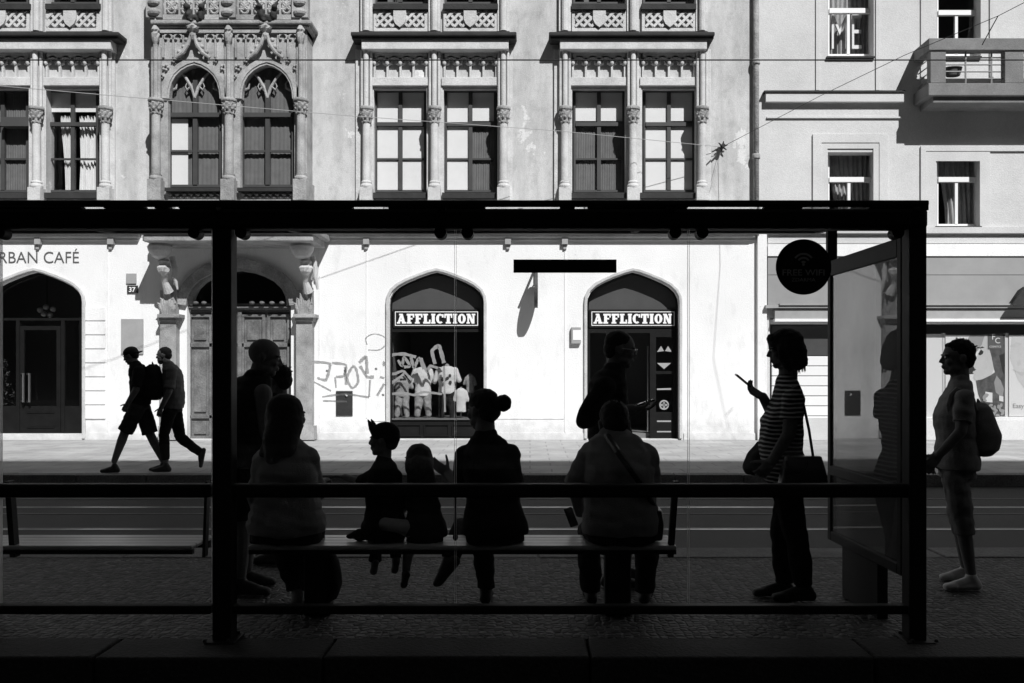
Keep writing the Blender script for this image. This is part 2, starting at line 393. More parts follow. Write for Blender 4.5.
FD = 18.5
def text(name, body, px, py, h_px, D, m, parent, align='LEFT', bold=0, w_px=None, thick=.004):
    cu = bpy.data.curves.new(name, 'FONT'); cu.body = body; cu.size = 1; cu.offset = bold; cu.extrude = .01; cu.align_x = 'LEFT'
    t = bpy.data.objects.new("t", cu); col.objects.link(t); dg = bpy.context.evaluated_depsgraph_get(); dg.update()
    me = bpy.data.meshes.new_from_object(t.evaluated_get(dg)); bpy.data.objects.remove(t)
    co = np.array([v.co[:] for v in me.vertices]); lo = co.min(0); hi = co.max(0)
    H = h_px / FPX * D; base = max(lo[1], 0); s = H / (.73 if hi[1] > .75 else hi[1] - lo[1])
    W = (hi[0] - lo[0]) * s; kx = (w_px / FPX * D) / W if w_px else 1
    a = P(px, py, D); off = Vector((a.x - (W * kx / 2 if align == 'CENTER' else 0), D, a.z)); o0 = wloc(parent)
    for v in me.vertices:
        x, y, z = v.co; v.co = Vector(((x - lo[0]) * s * kx + off.x, D - (thick if z > 0 else 0), y * s + off.z)) - o0
    me.materials.clear(); me.materials.append(M[m]); me.name = name
    o = bpy.data.objects.new(name, me); col.objects.link(o); o.parent = parent; return o

# ------------------------------------------------------------------ ground, road, pavements
def struct(name, mb, m): return mb.build(name, m, kind='structure')
struct("ground", MB().box(-300, 300, -300, 300, -.4, -.17), "asphalt")
struct("road", MB().box(-90, 90, 7.15, 12.2, -.3, -.15), "asphalt")
struct("road_near", MB().box(-90, 90, -5.0, 4.40, -.3, -.15), "asphalt").name = "road"
struct("pavement", MB().box(-90, 90, 12.45, 19, -.3, 0), "far_paving")
struct("pavement", MB().box(-90, 90, -8, -5.0, -.3, 0), "far_paving")
struct("platform", MB().box(-90, 90, 4.72, 6.78, -.3, 0), "mosaic_paving")
def kerb_row(y0, y1, m, L, wob=0):
    mb = MB(); x = -24.
    while x < 24:
        w = L * random.uniform(.85, 1.15); d = random.uniform(-1, 1) * wob
        mb.box(x + .006, x + w - .006, y0 + d, y1 + d * .5, -.3, .003 + random.uniform(0, .006)); x += w
    mb.box(-90, -24, y0, y1, -.3, 0); mb.box(24, 90, y0, y1, -.3, 0)
    return mb.build("kerb", m, kind='structure', bevel=.012)
kerb_row(4.40, 4.72, "kerb_stone", 1.25, .012)
kerb_row(6.78, 7.15, "pale_granite", 1.0, .005)
kerb_row(12.2, 12.45, "kerb_granite", 1.0, .005)
for y in (8.85, 10.285): # tram rails let into the road
    struct("tram_rail", MB().box(-90, 90, y - .02, y + .012, -.3, -.146).box(-90, 90, y + .055, y + .07, -.3, -.147), "rail_steel")
struct("track_slab", MB().box(-90, 90, 9.8, 9.86, -.3, -.146), "worn_slab")
struct("track_slab", MB().box(-90, 90, 10.95, 11.0, -.3, -.146), "worn_slab")

# ------------------------------------------------------------------ the ornate building across the road
FX0, FXM, FX1 = -24.0, P(757, 0, FD).x, 22.0
def fx(px, p=0): return (px - CX) / FPX * (FD - p)
def fz(py, p=0): return EYE + (CY - py) / FPX * (FD - p)
ZL = fz(238)
FOUR = [(1, 0), (.985, .19), (.92, .38), (.79, .55), (.61, .69), (.38, .83), (.17, .94), (0, 1)]
GOTH = [(1, 0), (.97, .25), (.89, .47), (.74, .67), (.52, .83), (.27, .94), (0, 1)]
ROUND = [(math.cos(t), math.sin(t)) for t in [i * math.pi / 16 for i in range(9)]]
def arch(cx, hw, zb, zs, rise, tab):
    """closed xz outline of an arched opening, and the open path of the arch alone"""
    up = [(cx + hw * a, zs + rise * b) for a, b in tab]; dn = [(cx - hw * a, zs + rise * b) for a, b in tab[::-1]][1:]
    return [(cx - hw, zb), (cx + hw, zb)] + up + dn, up + dn
def rect(px0, py0, px1, py1, p=0): return [(fx(px0, p), fz(py1, p)), (fx(px1, p), fz(py1, p)), (fx(px1, p), fz(py0, p)), (fx(px0, p), fz(py0, p))]

ob = empty("ornate_building", (fx(300), FD, 0), "ornate old building with gothic windows, rough grey plaster above a white shop floor", "building")
BAYS = [36.5, 434.5, 633.0]
up_holes = []
for c in BAYS:
    for w in (-34, 36): up_holes.append(rect(c + w - 27, 88, c + w + 27, 194)); up_holes.append(rect(c + w - 27, -120, c + w + 27, 5))
up_holes.append(rect(170, 60, 288, 196))
upm = MB().holed([(FX0, ZL), (FXM, ZL), (FXM, 15.6), (FX0, 15.6)], up_holes, FD, .34)
upm.build("upper_wall", "old_plaster", ob)
cafe_o, cafe_a = arch(fx(35), fx(83) - fx(35), fz(434), fz(305), fz(272) - fz(305), FOUR)
s1_o, s1_a = arch(fx(436.5), fx(483.8) - fx(436.5), 0.02, fz(305), fz(272) - fz(305), FOUR)
s2_o, s2_a = arch(fx(633), fx(679) - fx(633), 0.02, fz(305), fz(272) - fz(305), FOUR)
dr_o, dr_a = arch(fx(239), fx(291) - fx(239), .02, fz(305), fz(266) - fz(305), GOTH)
MB().holed([(FX0, 0), (FXM, 0), (FXM, ZL), (FX0, ZL)], [cafe_o, s1_o, s2_o, dr_o], FD, .34).build("shop_floor_wall", "white_wall", ob)
b = MB(); b.box(FX0, FX0 + .3, FD + .01, FD + 9, 0, 15.6); b.box(FXM - .3, FXM - .002, FD + .35, FD + 9, 0, 15.6); b.box(FX0, FXM - .002, FD + 9, FD + 9.3, 0, 15.6)
b.build("side_wall", "old_plaster", ob)
b = MB()
for z in (.0, ZL - .15, fz(20), 15.3): b.box(FX0 + .3, FXM - .3, FD + .345, FD + 9, z, z + .12)
for px in (110, 330, 385, 560, 585, 700): b.box(fx(px), fx(px) + .1, FD + .345, FD + 9, .12, 15.3)
b.box(FX0 + .3, FXM - .3, FD + 3.2, FD + 3.3, .12, 15.3)
b.build("interior", "room", ob)
MB().box(FX0 - .3, FXM - .01, FD - .4, FD + 9.5, 15.6, 15.9).build("roof", "dark_metal", ob)

def column(mb, px, p, y_cap0, y_cap1, y_sh, y_base, y_foot, r=.085, seed=0):
    d = FD - p; a = P(px, y_foot, d); z = lambda y: EYE + (CY - y) / FPX * d - a.z
    mb.box(a.x - r * 1.5, a.x + r * 1.5, d - r * 1.3, FD - .004, a.z, a.z + z(y_base))
    prof = [(r * 1.45, z(y_base)), (r * 1.5, z(y_base - 2)), (r * 1.2, z(y_base - 4)), (r * 1.3, z(y_base - 5.5)), (r, z(y_sh)), (r * .96, z((y_sh + y_cap1) / 2)), (r * .93, z(y_cap1))]
    mb.lathe((a.x, d, a.z), prof)
def capital(mb, px, p, y0, y1, r):
    d = FD - p; a = P(px, y1, d); h = (y1 - y0) / FPX * d
    mb.lathe((a.x, d, a.z), [(r * .95, 0), (r * 1.15, h * .08), (r * 1.05, h * .16), (r * 1.2, h * .3), (r * 1.45, h * .5), (r * 1.5, h * .68), (r * 1.5, h * .76)], 32, .1, 7)
    for k in range(9):
        t = math.pi * (1 + k / 8); q = 1.35 * r
        mb.ball((a.x + q * math.cos(t), d + q * math.sin(t), a.z + h * (.35 + .22 * (k % 2))), (.024, .024, .03), n=8)
    mb.lathe((a.x, d, a.z), [(r * 1.55, h * .78), (r * 1.72, h * .84), (r * 1.72, h * .92), (r * 1.6, h)])

def window_grid(name, parent, px0, py0, px1, py1, p, mull, trans, bars, m="frame_paint", w=2.1, glass="window_glass"):
    """casement frame with its panes, set back by -p"""
    b = MB(); e = w
    b.fbox(px0, py0, px0 + e, py1, p, p - .07); b.fbox(px1 - e, py0, px1, py1, p, p - .07)
    b.fbox(px0 + e, py0, px1 - e, py0 + e, p, p - .07); b.fbox(px0 + e, py1 - e, px1 - e, py1, p, p - .07)
    for x in mull: b.fbox(x - e * .9, py0 + e, x + e * .9, py1 - e, p + .012, p - .06)
    for y in trans: b.fbox(px0 + e, y - e * .9, px1 - e, y + e * .9, p + .03, p - .058)
    for y in bars: b.fbox(px0 + e, y - .9, px1 - e, y + .9, p - .004, p - .05)
    o = b.build(name, m, parent)
    MB().fbox(px0 + 1, py0 + 1, px1 - 1, py1 - 1, p - .030, p - .034).build("pane", glass, parent)
    return o
def drape(parent, pts_top, pts_bot, p, m, waves=34, amp=.035):
    mb = MB(); n = 44; vs = []
    for j in range(13):
        t = j / 12
        for i in range(n + 1):
            u = i / n; a = pts_top[0] + (pts_top[1] - pts_top[0]) * u; b_ = pts_bot[0] + (pts_bot[1] - pts_bot[0]) * u
            sq = t * t * (3 - 2 * t); x = a + (b_ - a) * sq; y = pts_top[2] + (pts_bot[2] - pts_top[2]) * t
            q = P(x, y, FD - p); q.y += amp * math.sin(u * waves + 2 * t) + amp * .5 * math.sin(u * waves * .37 + 5 * t + pts_top[0]); vs.append(q)
    fs = [(j * (n + 1) + i, j * (n + 1) + i + 1, (j + 1) * (n + 1) + i + 1, (j + 1) * (n + 1) + i) for j in range(12) for i in range(n)]
    mb.add(vs, fs); return mb.build("curtain", m, parent, smooth=True)
def blind(parent, px0, py0, px1, py1, p, m="blind", name="blind"):
    return MB().fbox(px0, py0, px1, py1, p, p - .006).build(name, m, parent)

def bay(c, styles):
    """a pair of tall windows in a carved stone surround"""
    t = MB(); X = [c - 68, c, c + 69]
    t.fbox(X[0] - 11, 49.2, X[0] + 5, 201, .06); t.fbox(X[2] - 5, 49.2, X[2] + 9, 201, .06); t.fbox(X[1] - 8, 49.2, X[1] + 8, 201, .06)
    t.fbox(X[0] - 5, 39, X[2] + 5, 49, .30)                                   # architrave
    t.fbox(X[0] - 3, 48, X[2] + 3, 50.5, .20)
    for x in (X[0], X[1], X[2]):                                              # clustered shafts above the capitals
        d = FD - .13; a = P(x, 107, d); h = (107 - 50.5) / FPX * d
        for q in (-.09, 0, .09): t.tube([(a.x + q, d - (.05 if q == 0 else 0), a.z), (a.x + q, d - (.05 if q == 0 else 0), a.z + h)], .055 if q == 0 else .035, 10)
    for w in (-34, 36):
        x0, x1 = c + w - 29, c + w + 29
        t.fbox(x0, 77, x1, 85.5, .10); t.fbox(x0 - 1, 83.5, x1 + 1, 86, .07); t.fbox(x0, 86, x1, 89.5, .03)
        t.fbox(x0, 86, x0 + 2.2, 193, .035); t.fbox(x1 - 2.2, 86, x1, 193, .035)
    s = t.build("window_bay", "pale_stone", ob, bevel=.01)
    MB().fbox(X[0] - 16, 31.5, X[2] + 13, 35.5, .40).fbox(X[0] - 15, 35.5, X[2] + 12, 38.8, .35).build("cornice", "sooty_stone", s, bevel=.02)
    for w in (-34, 36):
        x0, x1 = c + w - 28, c + w + 28; tr = MB(); n = 4; st = (x1 - x0 - 4) / n
        for i in range(n):
            a = x0 + 2 + st * (i + .5); cxm = fx(a, .07); hw = st / 2 * FD / FPX * .96
            _, pth = arch(cxm, hw, 0, fz(66), .17, GOTH)
            tr.band(pth, .035, FD - .09, FD - .002)
            for sg in (-1, 1):
                tr.tube([(cxm + sg * hw, FD - .05, fz(66)), (cxm + sg * hw * .42, FD - .06, fz(64.5)), (cxm + sg * hw * .30, FD - .06, fz(61.5))], [.022, .03, .012], 6)
        for i in range(n + 1):
            a = x0 + 2 + st * i; tr.fbox(a - 1, 60, a + 1, 77, .08)
            tr.ball((fx(a, .07), FD - .09, fz(64)), (.045, .04, .06), n=8)
        tr.fbox(x0 + 2, 52, x1 - 2, 57.5, .09)
        tr.build("tracery", "pale_stone", s)
        MB().fbox(x0 - .5, 192.5, x1 + .5, 198, .16).build("sill", "sooty_stone", s)
        # the storey above: carved apron and sill
        ap = MB(); gx0, gx1, gy0, gy1 = c + w - 24, c + w + 24, 11.5, 28
        ap.fbox(gx0 - 3, 9, gx1 + 3, gy0, .075); ap.fbox(gx0 - 3, gy1, gx1 + 3, 31.2, .075); ap.fbox(gx0 - 3, gy0, gx0, gy1, .075); ap.fbox(gx1, gy0, gx1 + 3, gy1, .075)
        xa, xb, za, zb = fx(gx0), fx(gx1), fz(gy1), fz(gy0); H = zb - za; stp = (xb - xa) / 6
        for k in range(-3, 7):
            for sg in (1, -1):
                x_0 = xa + k * stp; pts = []
                for tt in (0, 1):
                    pts.append((x_0 + tt * H, za + tt * H) if sg == 1 else (x_0 + tt * H, zb - tt * H))
                (ax, az), (bx, bz) = pts
                if ax < xa: f = (xa - ax) / (bx - ax); ax, az = xa, az + (bz - az) * f
                if bx > xb: f = (xb - ax) / (bx - ax); bx, bz = xb, az + (bz - az) * f
                if bx - ax > .03 and ax < xb: ap.band([(ax, az), (bx, bz)], .05, FD - .08 - .004 * sg, FD - .03)
        sh = [(-.13, .17), (.13, .17), (.13, -.03), (.09, -.12), (0, -.19), (-.09, -.12), (-.13, -.03)]
        ap.prism([(fx(c + w) + a, fz(20) + b_) for a, b_ in sh], FD - .12, FD - .03)
        ap.build("apron", "pale_stone", s)
        MB().fbox(c + w - 27.5, 3.5, c + w + 27.5, 9, .14).build("sill", "sooty_stone", s)
        window_grid("window_frame", s, c + w - 26, -119, c + w + 26, 4, -.22, [c + w], [-50], [])
    t = MB()
    for x in X: t.fbox(x - 6, -118, x + 6, 31, .10); t.tube([P(x, 31, FD - .13), P(x, -118, FD - .13)], .07, 10)
    t.build("pilaster", "pale_stone", s)
    for x in X:
        k = MB(); column(k, x, .17, 107, 124, 181, 188, 201); k.build("column", "pale_stone", s, smooth=False, bevel=.006)
        k = MB(); capital(k, x, .17, 107, 124, .085); k.build("capital", "weathered_stone", s)
    for w, stl in zip((-34, 36), styles):
        window_grid("window_frame", s, c + w - 25.5, 90, c + w + 25.5, 192, -.2, [c + w], [124], [159])
        for q, mm, y0, y1 in stl:
            if mm == "drab_blind":
                xa_ = c + w - 24 + (24 if q else 0) + .4; drape(s, (xa_, xa_ + 23.4, y0), (xa_, xa_ + 23.4, y1), -.27, mm, 62, .006); continue
            blind(s, c + w - 24 + (24 if q else 0) + .4, y0, c + w + (24 if q else 0) - .4, y1, -.238, mm, "blind" if mm != "curtain" else "curtain")
    return s
B, G, C_ = "blind", "drab_blind", "curtain"
bay(BAYS[0], [[(0, G, 90, 192), (1, G, 90, 192)], [(0, B, 90, 112), (1, B, 90, 112)]])
bay(BAYS[1], [[(0, B, 90, 192), (1, B, 90, 192)], [(0, B, 90, 192), (1, B, 90, 121), (1, G, 122, 192)]])
bay(BAYS[2], [[(0, B, 90, 121), (1, B, 90, 121), (0, G, 122, 192), (1, G, 122, 192)], [(0, B, 90, 192), (1, B, 90, 121), (1, B, 126, 192)]])
# gathered lace curtains in the leftmost full window
bay0 = [o for o in ob.children if o.name.startswith("window_bay")][0]
drape(bay0, (61, 71, 116), (66, 74, 196), -.33, "white_cloth"); drape(bay0, (80, 97, 116), (79, 99, 196), -.33, "white_cloth")
MB().fbox(1, 117, 31, 126, .02, -.2).build("blind", "shop_grey", bay0)

# --- the projecting gothic oriel over the portal
OP = .46
ol = MB(); xs = [156, 229, 301]
oD = FD - OP
def oz(y): return EYE + (CY - y) / FPX * oD
def ox(x): return (x - CX) / FPX * oD
cen = [195, 267.5]; hw = ox(222) - ox(195)
holes = []
for c in cen: holes.append(arch(ox(c), hw, oz(188), oz(99), oz(64) - oz(99), GOTH)[0])
ol.holed([(ox(151), oz(236)), (ox(307), oz(236)), (ox(307), oz(28)), (ox(151), oz(28))], holes, oD, .26)
ol.box(ox(151), ox(151) + .2, oD + .005, FD - .003, oz(236), oz(28)); ol.box(ox(307) - .2, ox(307), oD + .005, FD - .003, oz(236), oz(28))
ol.box(ox(151), ox(307), oD + .01, FD - .004, oz(236), oz(236) + .12); ol.box(ox(151), ox(307), oD + .01, FD - .004, oz(28) - .12, oz(28))
oriel = ol.build("oriel", "stone", ob)
m_ = MB(); m_.fbox(138, 228, 318, 234, OP + .64); m_.fbox(143, 234, 313, 241, OP + .59); m_.fbox(149, 221, 309, 228, OP + .1)  # overhang hidden behind the shelter beam, widened to throw shade over the portal
m_.build("shadow_overhang", "stone", oriel, bevel=.02)
MB().fbox(150, 19.5, 311, 23.5, OP + .16).fbox(152, 23.5, 309, 27.5, OP + .10).build("cornice", "weathered_stone", oriel, bevel=.02)
for c in cen:
    k = MB(); _, pth = arch(ox(c), hw + .05, 0, oz(99), oz(60.5) - oz(99), GOTH); k.band(pth, .10, oD - .06, oD - .004)
    _, p2 = arch(ox(c), hw - .01, 0, oz(99), oz(64) - oz(99), GOTH); k.band(p2, .05, oD - .04, oD + .1)
    top = oz(57); x = ox(c)      # ogee leaves running up into the finial
    for sg in (-1, 1):
        k.tube([(x + sg * .34, oD - .12, top - .06), (x + sg * .2, oD - .13, top + .04), (x + sg * .09, oD - .14, top + .2), (x + sg * .02, oD - .14, top + .42)], [.03, .045, .04, .03], 8)
        for j, (u, v) in enumerate([(.27, .06), (.18, .16), (.13, .30)]): k.ball((x + sg * u, oD - .12, top + v), (.05, .05, .045), n=8)
    k.lathe((x, oD - .12, top + .3), [(.03, 0), (.07, .08), (.05, .14), (.11, .2), (.12, .25), (.05, .3), (.03, .34), (.07, .38), (.02, .44)], 14, .15, 5)
    k.build("arch_moulding", "stone", oriel)
    tr = MB()          # blind tracery and little quatrefoils beside the arch
    for q in (-26, -16, 16, 26):
        _, pth = arch(ox(c + q), .085, 0, oz(40), .12, GOTH); tr.band(pth, .03, oD - .05, oD - .003)
        for sg in (-1, 1): tr.ball((ox(c + q) + sg * .05, oD - .02, oz(39.5)), (.025, .03, .025), n=8)
    for q in (-31, -21, -11, 11, 21, 31): tr.box(ox(c + q) - .014, ox(c + q) + .014, oD - .05, oD - .002, oz(min(58, 40 + 1.6 * abs(q))), oz(36))
    for sg in (-1, 1):
        for (dx, yy, r_) in [(29, 68, .07), (33, 77, .05), (21, 61, .05)]:
            for a in range(5):
                t = a * 2 * math.pi / 5; tr.ball((ox(c + sg * dx) + r_ * .7 * math.cos(t), oD - .02, oz(yy) + r_ * .7 * math.sin(t)), (r_ * .42, .04, r_ * .42), n=8)
    tr.box(ox(c - 34), ox(c + 34), oD - .07, oD - .002, oz(34), oz(31)); tr.build("tracery", "stone", oriel)
    f = MB(); p = OP - .12; d = FD - p
    x0, x1 = c - 26.5, c + 26.5
    f.fbox(x0, 99, x0 + 2.4, 187, p, p - .07); f.fbox(x1 - 2.4, 99, x1, 187, p, p - .07); f.fbox(x0 + 2.4, 184.6, x1 - 2.4, 187, p, p - .07)
    f.fbox(c - 2.2, 80, c + 2.2, 184.6, p + .02, p - .06); f.fbox(x0 + 2.4, 112.5, x1 - 2.4, 116.8, p + .05, p - .05); f.fbox(x0 + 2.4, 150, x1 - 2.4, 152, p, p - .05)
    f.build("window_frame", "frame_paint", oriel)
    f = MB(); zz = lambda y: EYE + (CY - y) / FPX * d; xx = lambda x_: (x_ - CX) / FPX * d
    for sg in (-1, 1):     # forked stone tracery in the arch head, with cusps
        f.tube([(xx(c), d, zz(98)), (xx(c + sg * 3), d, zz(88)), (xx(c + sg * 9), d, zz(78)), (xx(c + sg * 17), d, zz(69))], [.032, .032, .028, .02], 8)
        f.tube([(xx(c + sg * 3.5), d, zz(86)), (xx(c + sg * 8), d, zz(90)), (xx(c + sg * 9.5), d, zz(86.5)), (xx(c + sg * 8), d, zz(83))], [.02, .024, .014, .008], 6)
        f.tube([(xx(c + sg * 25), d, zz(91)), (xx(c + sg * 19), d, zz(88.5)), (xx(c + sg * 18), d, zz(84)), (xx(c + sg * 21), d, zz(80))], [.028, .024, .014, .012], 6)
    f.build("window_tracery", "stone", oriel)
    out, _ = arch(xx(c), (x1 - x0) / 2 / FPX * d, zz(187), zz(99), zz(65) - zz(99), GOTH)
    MB().prism(out, d + .02, d + .024).build("pane", "window_glass", oriel)
    dr = drape(oriel, (x0, x1, 66), (x0, x1, 187), p - .10, "drab_blind", 80, .006)
    MB().fbox(x0 - 4, 187.5, x1 + 4, 191, OP + .14, OP - .1).build("sill", "sooty_stone", oriel)
    k = MB(); z0, z1 = oz(199), oz(193)     # carved strip under the sill
    for i in range(15):
        x = ox(c - 24 + i * 3.43); k.ball((x, oD - .01, (z0 + z1) / 2 + .028 * (-1) ** i), (.045, .035, .03), n=8); k.ball((x + .03, oD - .01, (z0 + z1) / 2 - .03 * (-1) ** i), (.02, .03, .02), n=6)
    k.fbox(c - 27, 199.5, c + 27, 201, OP + .05, OP + .002); k.build("carved_strip", "stone", oriel)
# a paler curtain half in the left light
a = MB().fbox(171, 119, 188, 185, OP - .17, OP - .175); a.build("curtain", "blind", oriel)
for x in xs:
    k = MB(); d = OP + .10; column(k, x, d, 99, 115, 177, 180, 201, .09); k.build("column", "stone", oriel, bevel=.006)
    k = MB(); capital(k, x, d, 99, 115, .09); k.build("capital", "weathered_stone", oriel)
    k = MB(); q = P(x, 98, FD - OP - .06)
    k.box(q.x - .09, q.x + .09, q.y, oD + .02, q.z, oz(48)); k.tube([(q.x, q.y - .02, q.z), (q.x, q.y - .02, oz(46))], .05, 10)
    k.lathe((q.x, q.y - .03, oz(48)), [(.02, 0), (.06, .10), (.075, .16), (.08, .24), (.06, .28), (.085, .32), (.04, .42), (.02, .52), (.01, .58)], 12, .14, 6)
    k.build("pinnacle", "stone", oriel)
# pierced balustrade above the cornice
k = MB(); bD = oD - .02
for x in (156, 229, 301):
    q = P(x, 19, bD); k.box(q.x - .16, q.x + .16, bD - .1, bD + .1, q.z, q.z + 1.0)
    for j in range(4): k.ball((q.x, bD - .1, q.z + .1 + .2 * j), (.13, .08, .08), n=10)
k.fbox(150, 14.5, 307, 19.4, OP + .06, OP - .08); k.fbox(150, -22, 307, -14, OP + .12, OP - .1)
for c0, c1 in ((165, 222), (238, 294)):
    for i in range(4):
        x = ox(c0 + (c1 - c0) * (i + .5) / 4)
        for (u, v) in ((.075, 0), (-.075, 0), (0, .075), (0, -.075)):
            k.tube([(x + u + .075 * math.cos(t * math.pi / 6), bD, oz(6.5) + v + .075 * math.sin(t * math.pi / 6)) for t in range(13)], .026, 6, False)
        k.fbox(c0 + (c1 - c0) * i / 4 - .8, -14, c0 + (c1 - c0) * i / 4 + .8, 14.5, OP + .05, OP - .05)
k.build("balustrade", "stone", oriel)
for c in cen:         # little dark crouching beasts on the cornice
    k = MB(); q = P(c, 20, oD - .14)
    for sg in (-1, 1):
        k.ball((q.x + sg * .12, q.y, q.z + .10), (.07, .09, .12)); k.ball((q.x + sg * .15, q.y - .06, q.z + .24), (.06, .08, .06)); k.cone((q.x + sg * .14, q.y, q.z + .26), (q.x + sg * .22, q.y, q.z + .40), .04, .02); k.cone((q.x + sg * .05, q.y, q.z), (q.x + sg * .12, q.y, q.z + .06), .05, .05)
    k.ball((q.x, q.y, q.z + .05), (.09, .06, .06)); k.fuse("carved_beast", "sooty_stone", oriel, .016, 1, .02, 14)

# --- portal under the oriel
portal = empty("portal", (fx(239), FD, 0)); portal.parent = ob; portal.location = (fx(239) - ob.location.x, 0, 0)
for a, bb in ((160, 176), (296, 312)):
    pt = MB(); pt.fbox(a, 320, bb, 440, .20); pt.fbox(a - 2, 426, bb + 2, 440, .26)
    pt.fbox(a - 3, 314, bb + 3, 317.5, .32); pt.fbox(a - 1, 317.5, bb + 1, 321, .26)
    c = (a + bb) / 2
    pt.fbox(c - 8, 290, c + 8, 314, .17)
    q = P(c, 314, FD - .2)
    for i in range(-3, 4):         # acanthus leaves fanning out of the impost
        h = .52 - .10 * abs(i); pt.tube([(q.x + i * .035, q.y, q.z), (q.x + i * .042, q.y - .03, q.z + h * .5), (q.x + i * .052, q.y - .05, q.z + h * .9), (q.x + i * .062, q.y - .09, q.z + h)], [.045, .05, .03, .01], 8)
    pt.build("pier", "stone", portal, bevel=.008)
for c in (160, 302):
    k = MB(); dd = FD - .6; q = P(c, 238, dd)
    k.box(q.x - .25, q.x + .25, dd - .22, FD - .004, q.z - .09, q.z)
    k.lathe((q.x, dd, q.z - .42), [(.06, 0), (.15, .05), (.22, .16), (.24, .24), (.20, .3), (.21, .33)], 20)
    k.lathe((q.x + .06, dd + .06, q.z - .74), [(.04, 0), (.11, .07), (.14, .15), (.10, .22), (.12, .28), (.07, .33)], 16, .1, 6)
    k.tube([(q.x + .06, dd + .1, q.z - .7), (q.x + .02, dd + .18, q.z - .85), (q.x + .05, dd + .3, q.z - 1.05)], [.07, .06, .1], 10)
    for i in range(3): k.tube([(q.x + .16 + .03 * i, dd + .2, q.z - .35 - .1 * i), (q.x + .22, dd + .2, q.z - .6 - .08 * i), (q.x + .13 + .06 * i, dd + .25, q.z - .8 - .1 * i)], [.06, .045, .02], 8)
    k.build("corbel", "pale_stone", portal)
k = MB(); _, pth = arch(fx(239), fx(291) - fx(239) + .09, 0, fz(305), fz(263) - fz(305), GOTH); k.band(pth, .2, FD - .09, FD - .004)
_, pth = arch(fx(239), fx(291) - fx(239) - .05, 0, fz(305), fz(268) - fz(305), GOTH); k.band(pth, .09, FD + .02, FD + .2); k.build("door_arch", "weathered_stone", portal)
d = MB(); p = -.22
d.fbox(187, 310, 291, 439.5, p, p - .03); d.fbox(186, 303.5, 292, 309.5, p + .12, p - .03); d.fbox(186, 306, 292, 308, p + .17, p + .12)
for (a, bb) in ((188, 212), (214, 238), (241, 265), (267, 290)):
    for (y0, y1) in ((314, 317), (343, 347), (415, 418.5), (436, 439.4)): d.fbox(a, y0, bb, y1, p + .05, p + .002)
    for xx_ in (a, bb - 3): d.fbox(xx_, 317, xx_ + 3, 436, p + .05, p + .002)
    for (y0, y1) in ((320, 340), (350, 412), (421, 434)): d.fbox(a + 6, y0, bb - 6, y1, p + .035, p + .002)
d.fbox(237.5, 310, 241.5, 439, p + .09, p + .002)
for x in (196, 204, 252, 262, 272, 282): d.ball(P(x, 302.6, FD - .02), (.06, .04, .04), n=8)
d.build("portal_door", "old_timber", portal, bevel=.006)
MB().prism(arch(fx(239), fx(290) - fx(239), fz(305), fz(304.5), fz(268) - fz(304.5), GOTH)[0], FD + .24, FD + .25).build("fanlight", "shop_glass", portal)

# --- ledge, panel mouldings, courses
k = MB()
for a, bb in ((-640, 138), (318, 756)): k.fbox(a, 229, bb, 233, .20); k.fbox(a, 233, bb, 237, .12); k.fbox(a, 237, bb, 240.5, .05)
k.build("ledge", "pale_stone", ob, bevel=.01)
for x in (37, 110, 366, 508, 565): MB().fbox(x - 3, 237, x + 3, 244, .10).fbox(x - 1.5, 244, x + 1.5, 249, .05).build("bracket", "plate_grey", ob)
for a, b0, c, d0, p_ in ((107, 242, 108.2, 432, .012), (366, 242, 367.2, 418, .012), (564.5, 242, 565.7, 432, .012), (319, 242, 320, 432, .012), (367, 420, 388, 421, .012), (485, 418, 564, 419, .012), (318, 433, 388, 440, .025), (486, 433, 584, 440, .025), (684, 433, 756, 440, .025), (84, 433, 162, 440, .025)):
    MB().fbox(a, b0, c, d0, p_).build("wall_trim", "white_wall", ob)
k = MB()
ys = [307, 321, 335, 349, 363, 377, 391, 405, 419.5]
for y0, y1 in zip(ys[:-1], ys[1:]): k.fbox(84.5, y0 + .5, 105, y1 - .5, .03)
k.build("quoin", "white_wall", ob, bevel=.008)

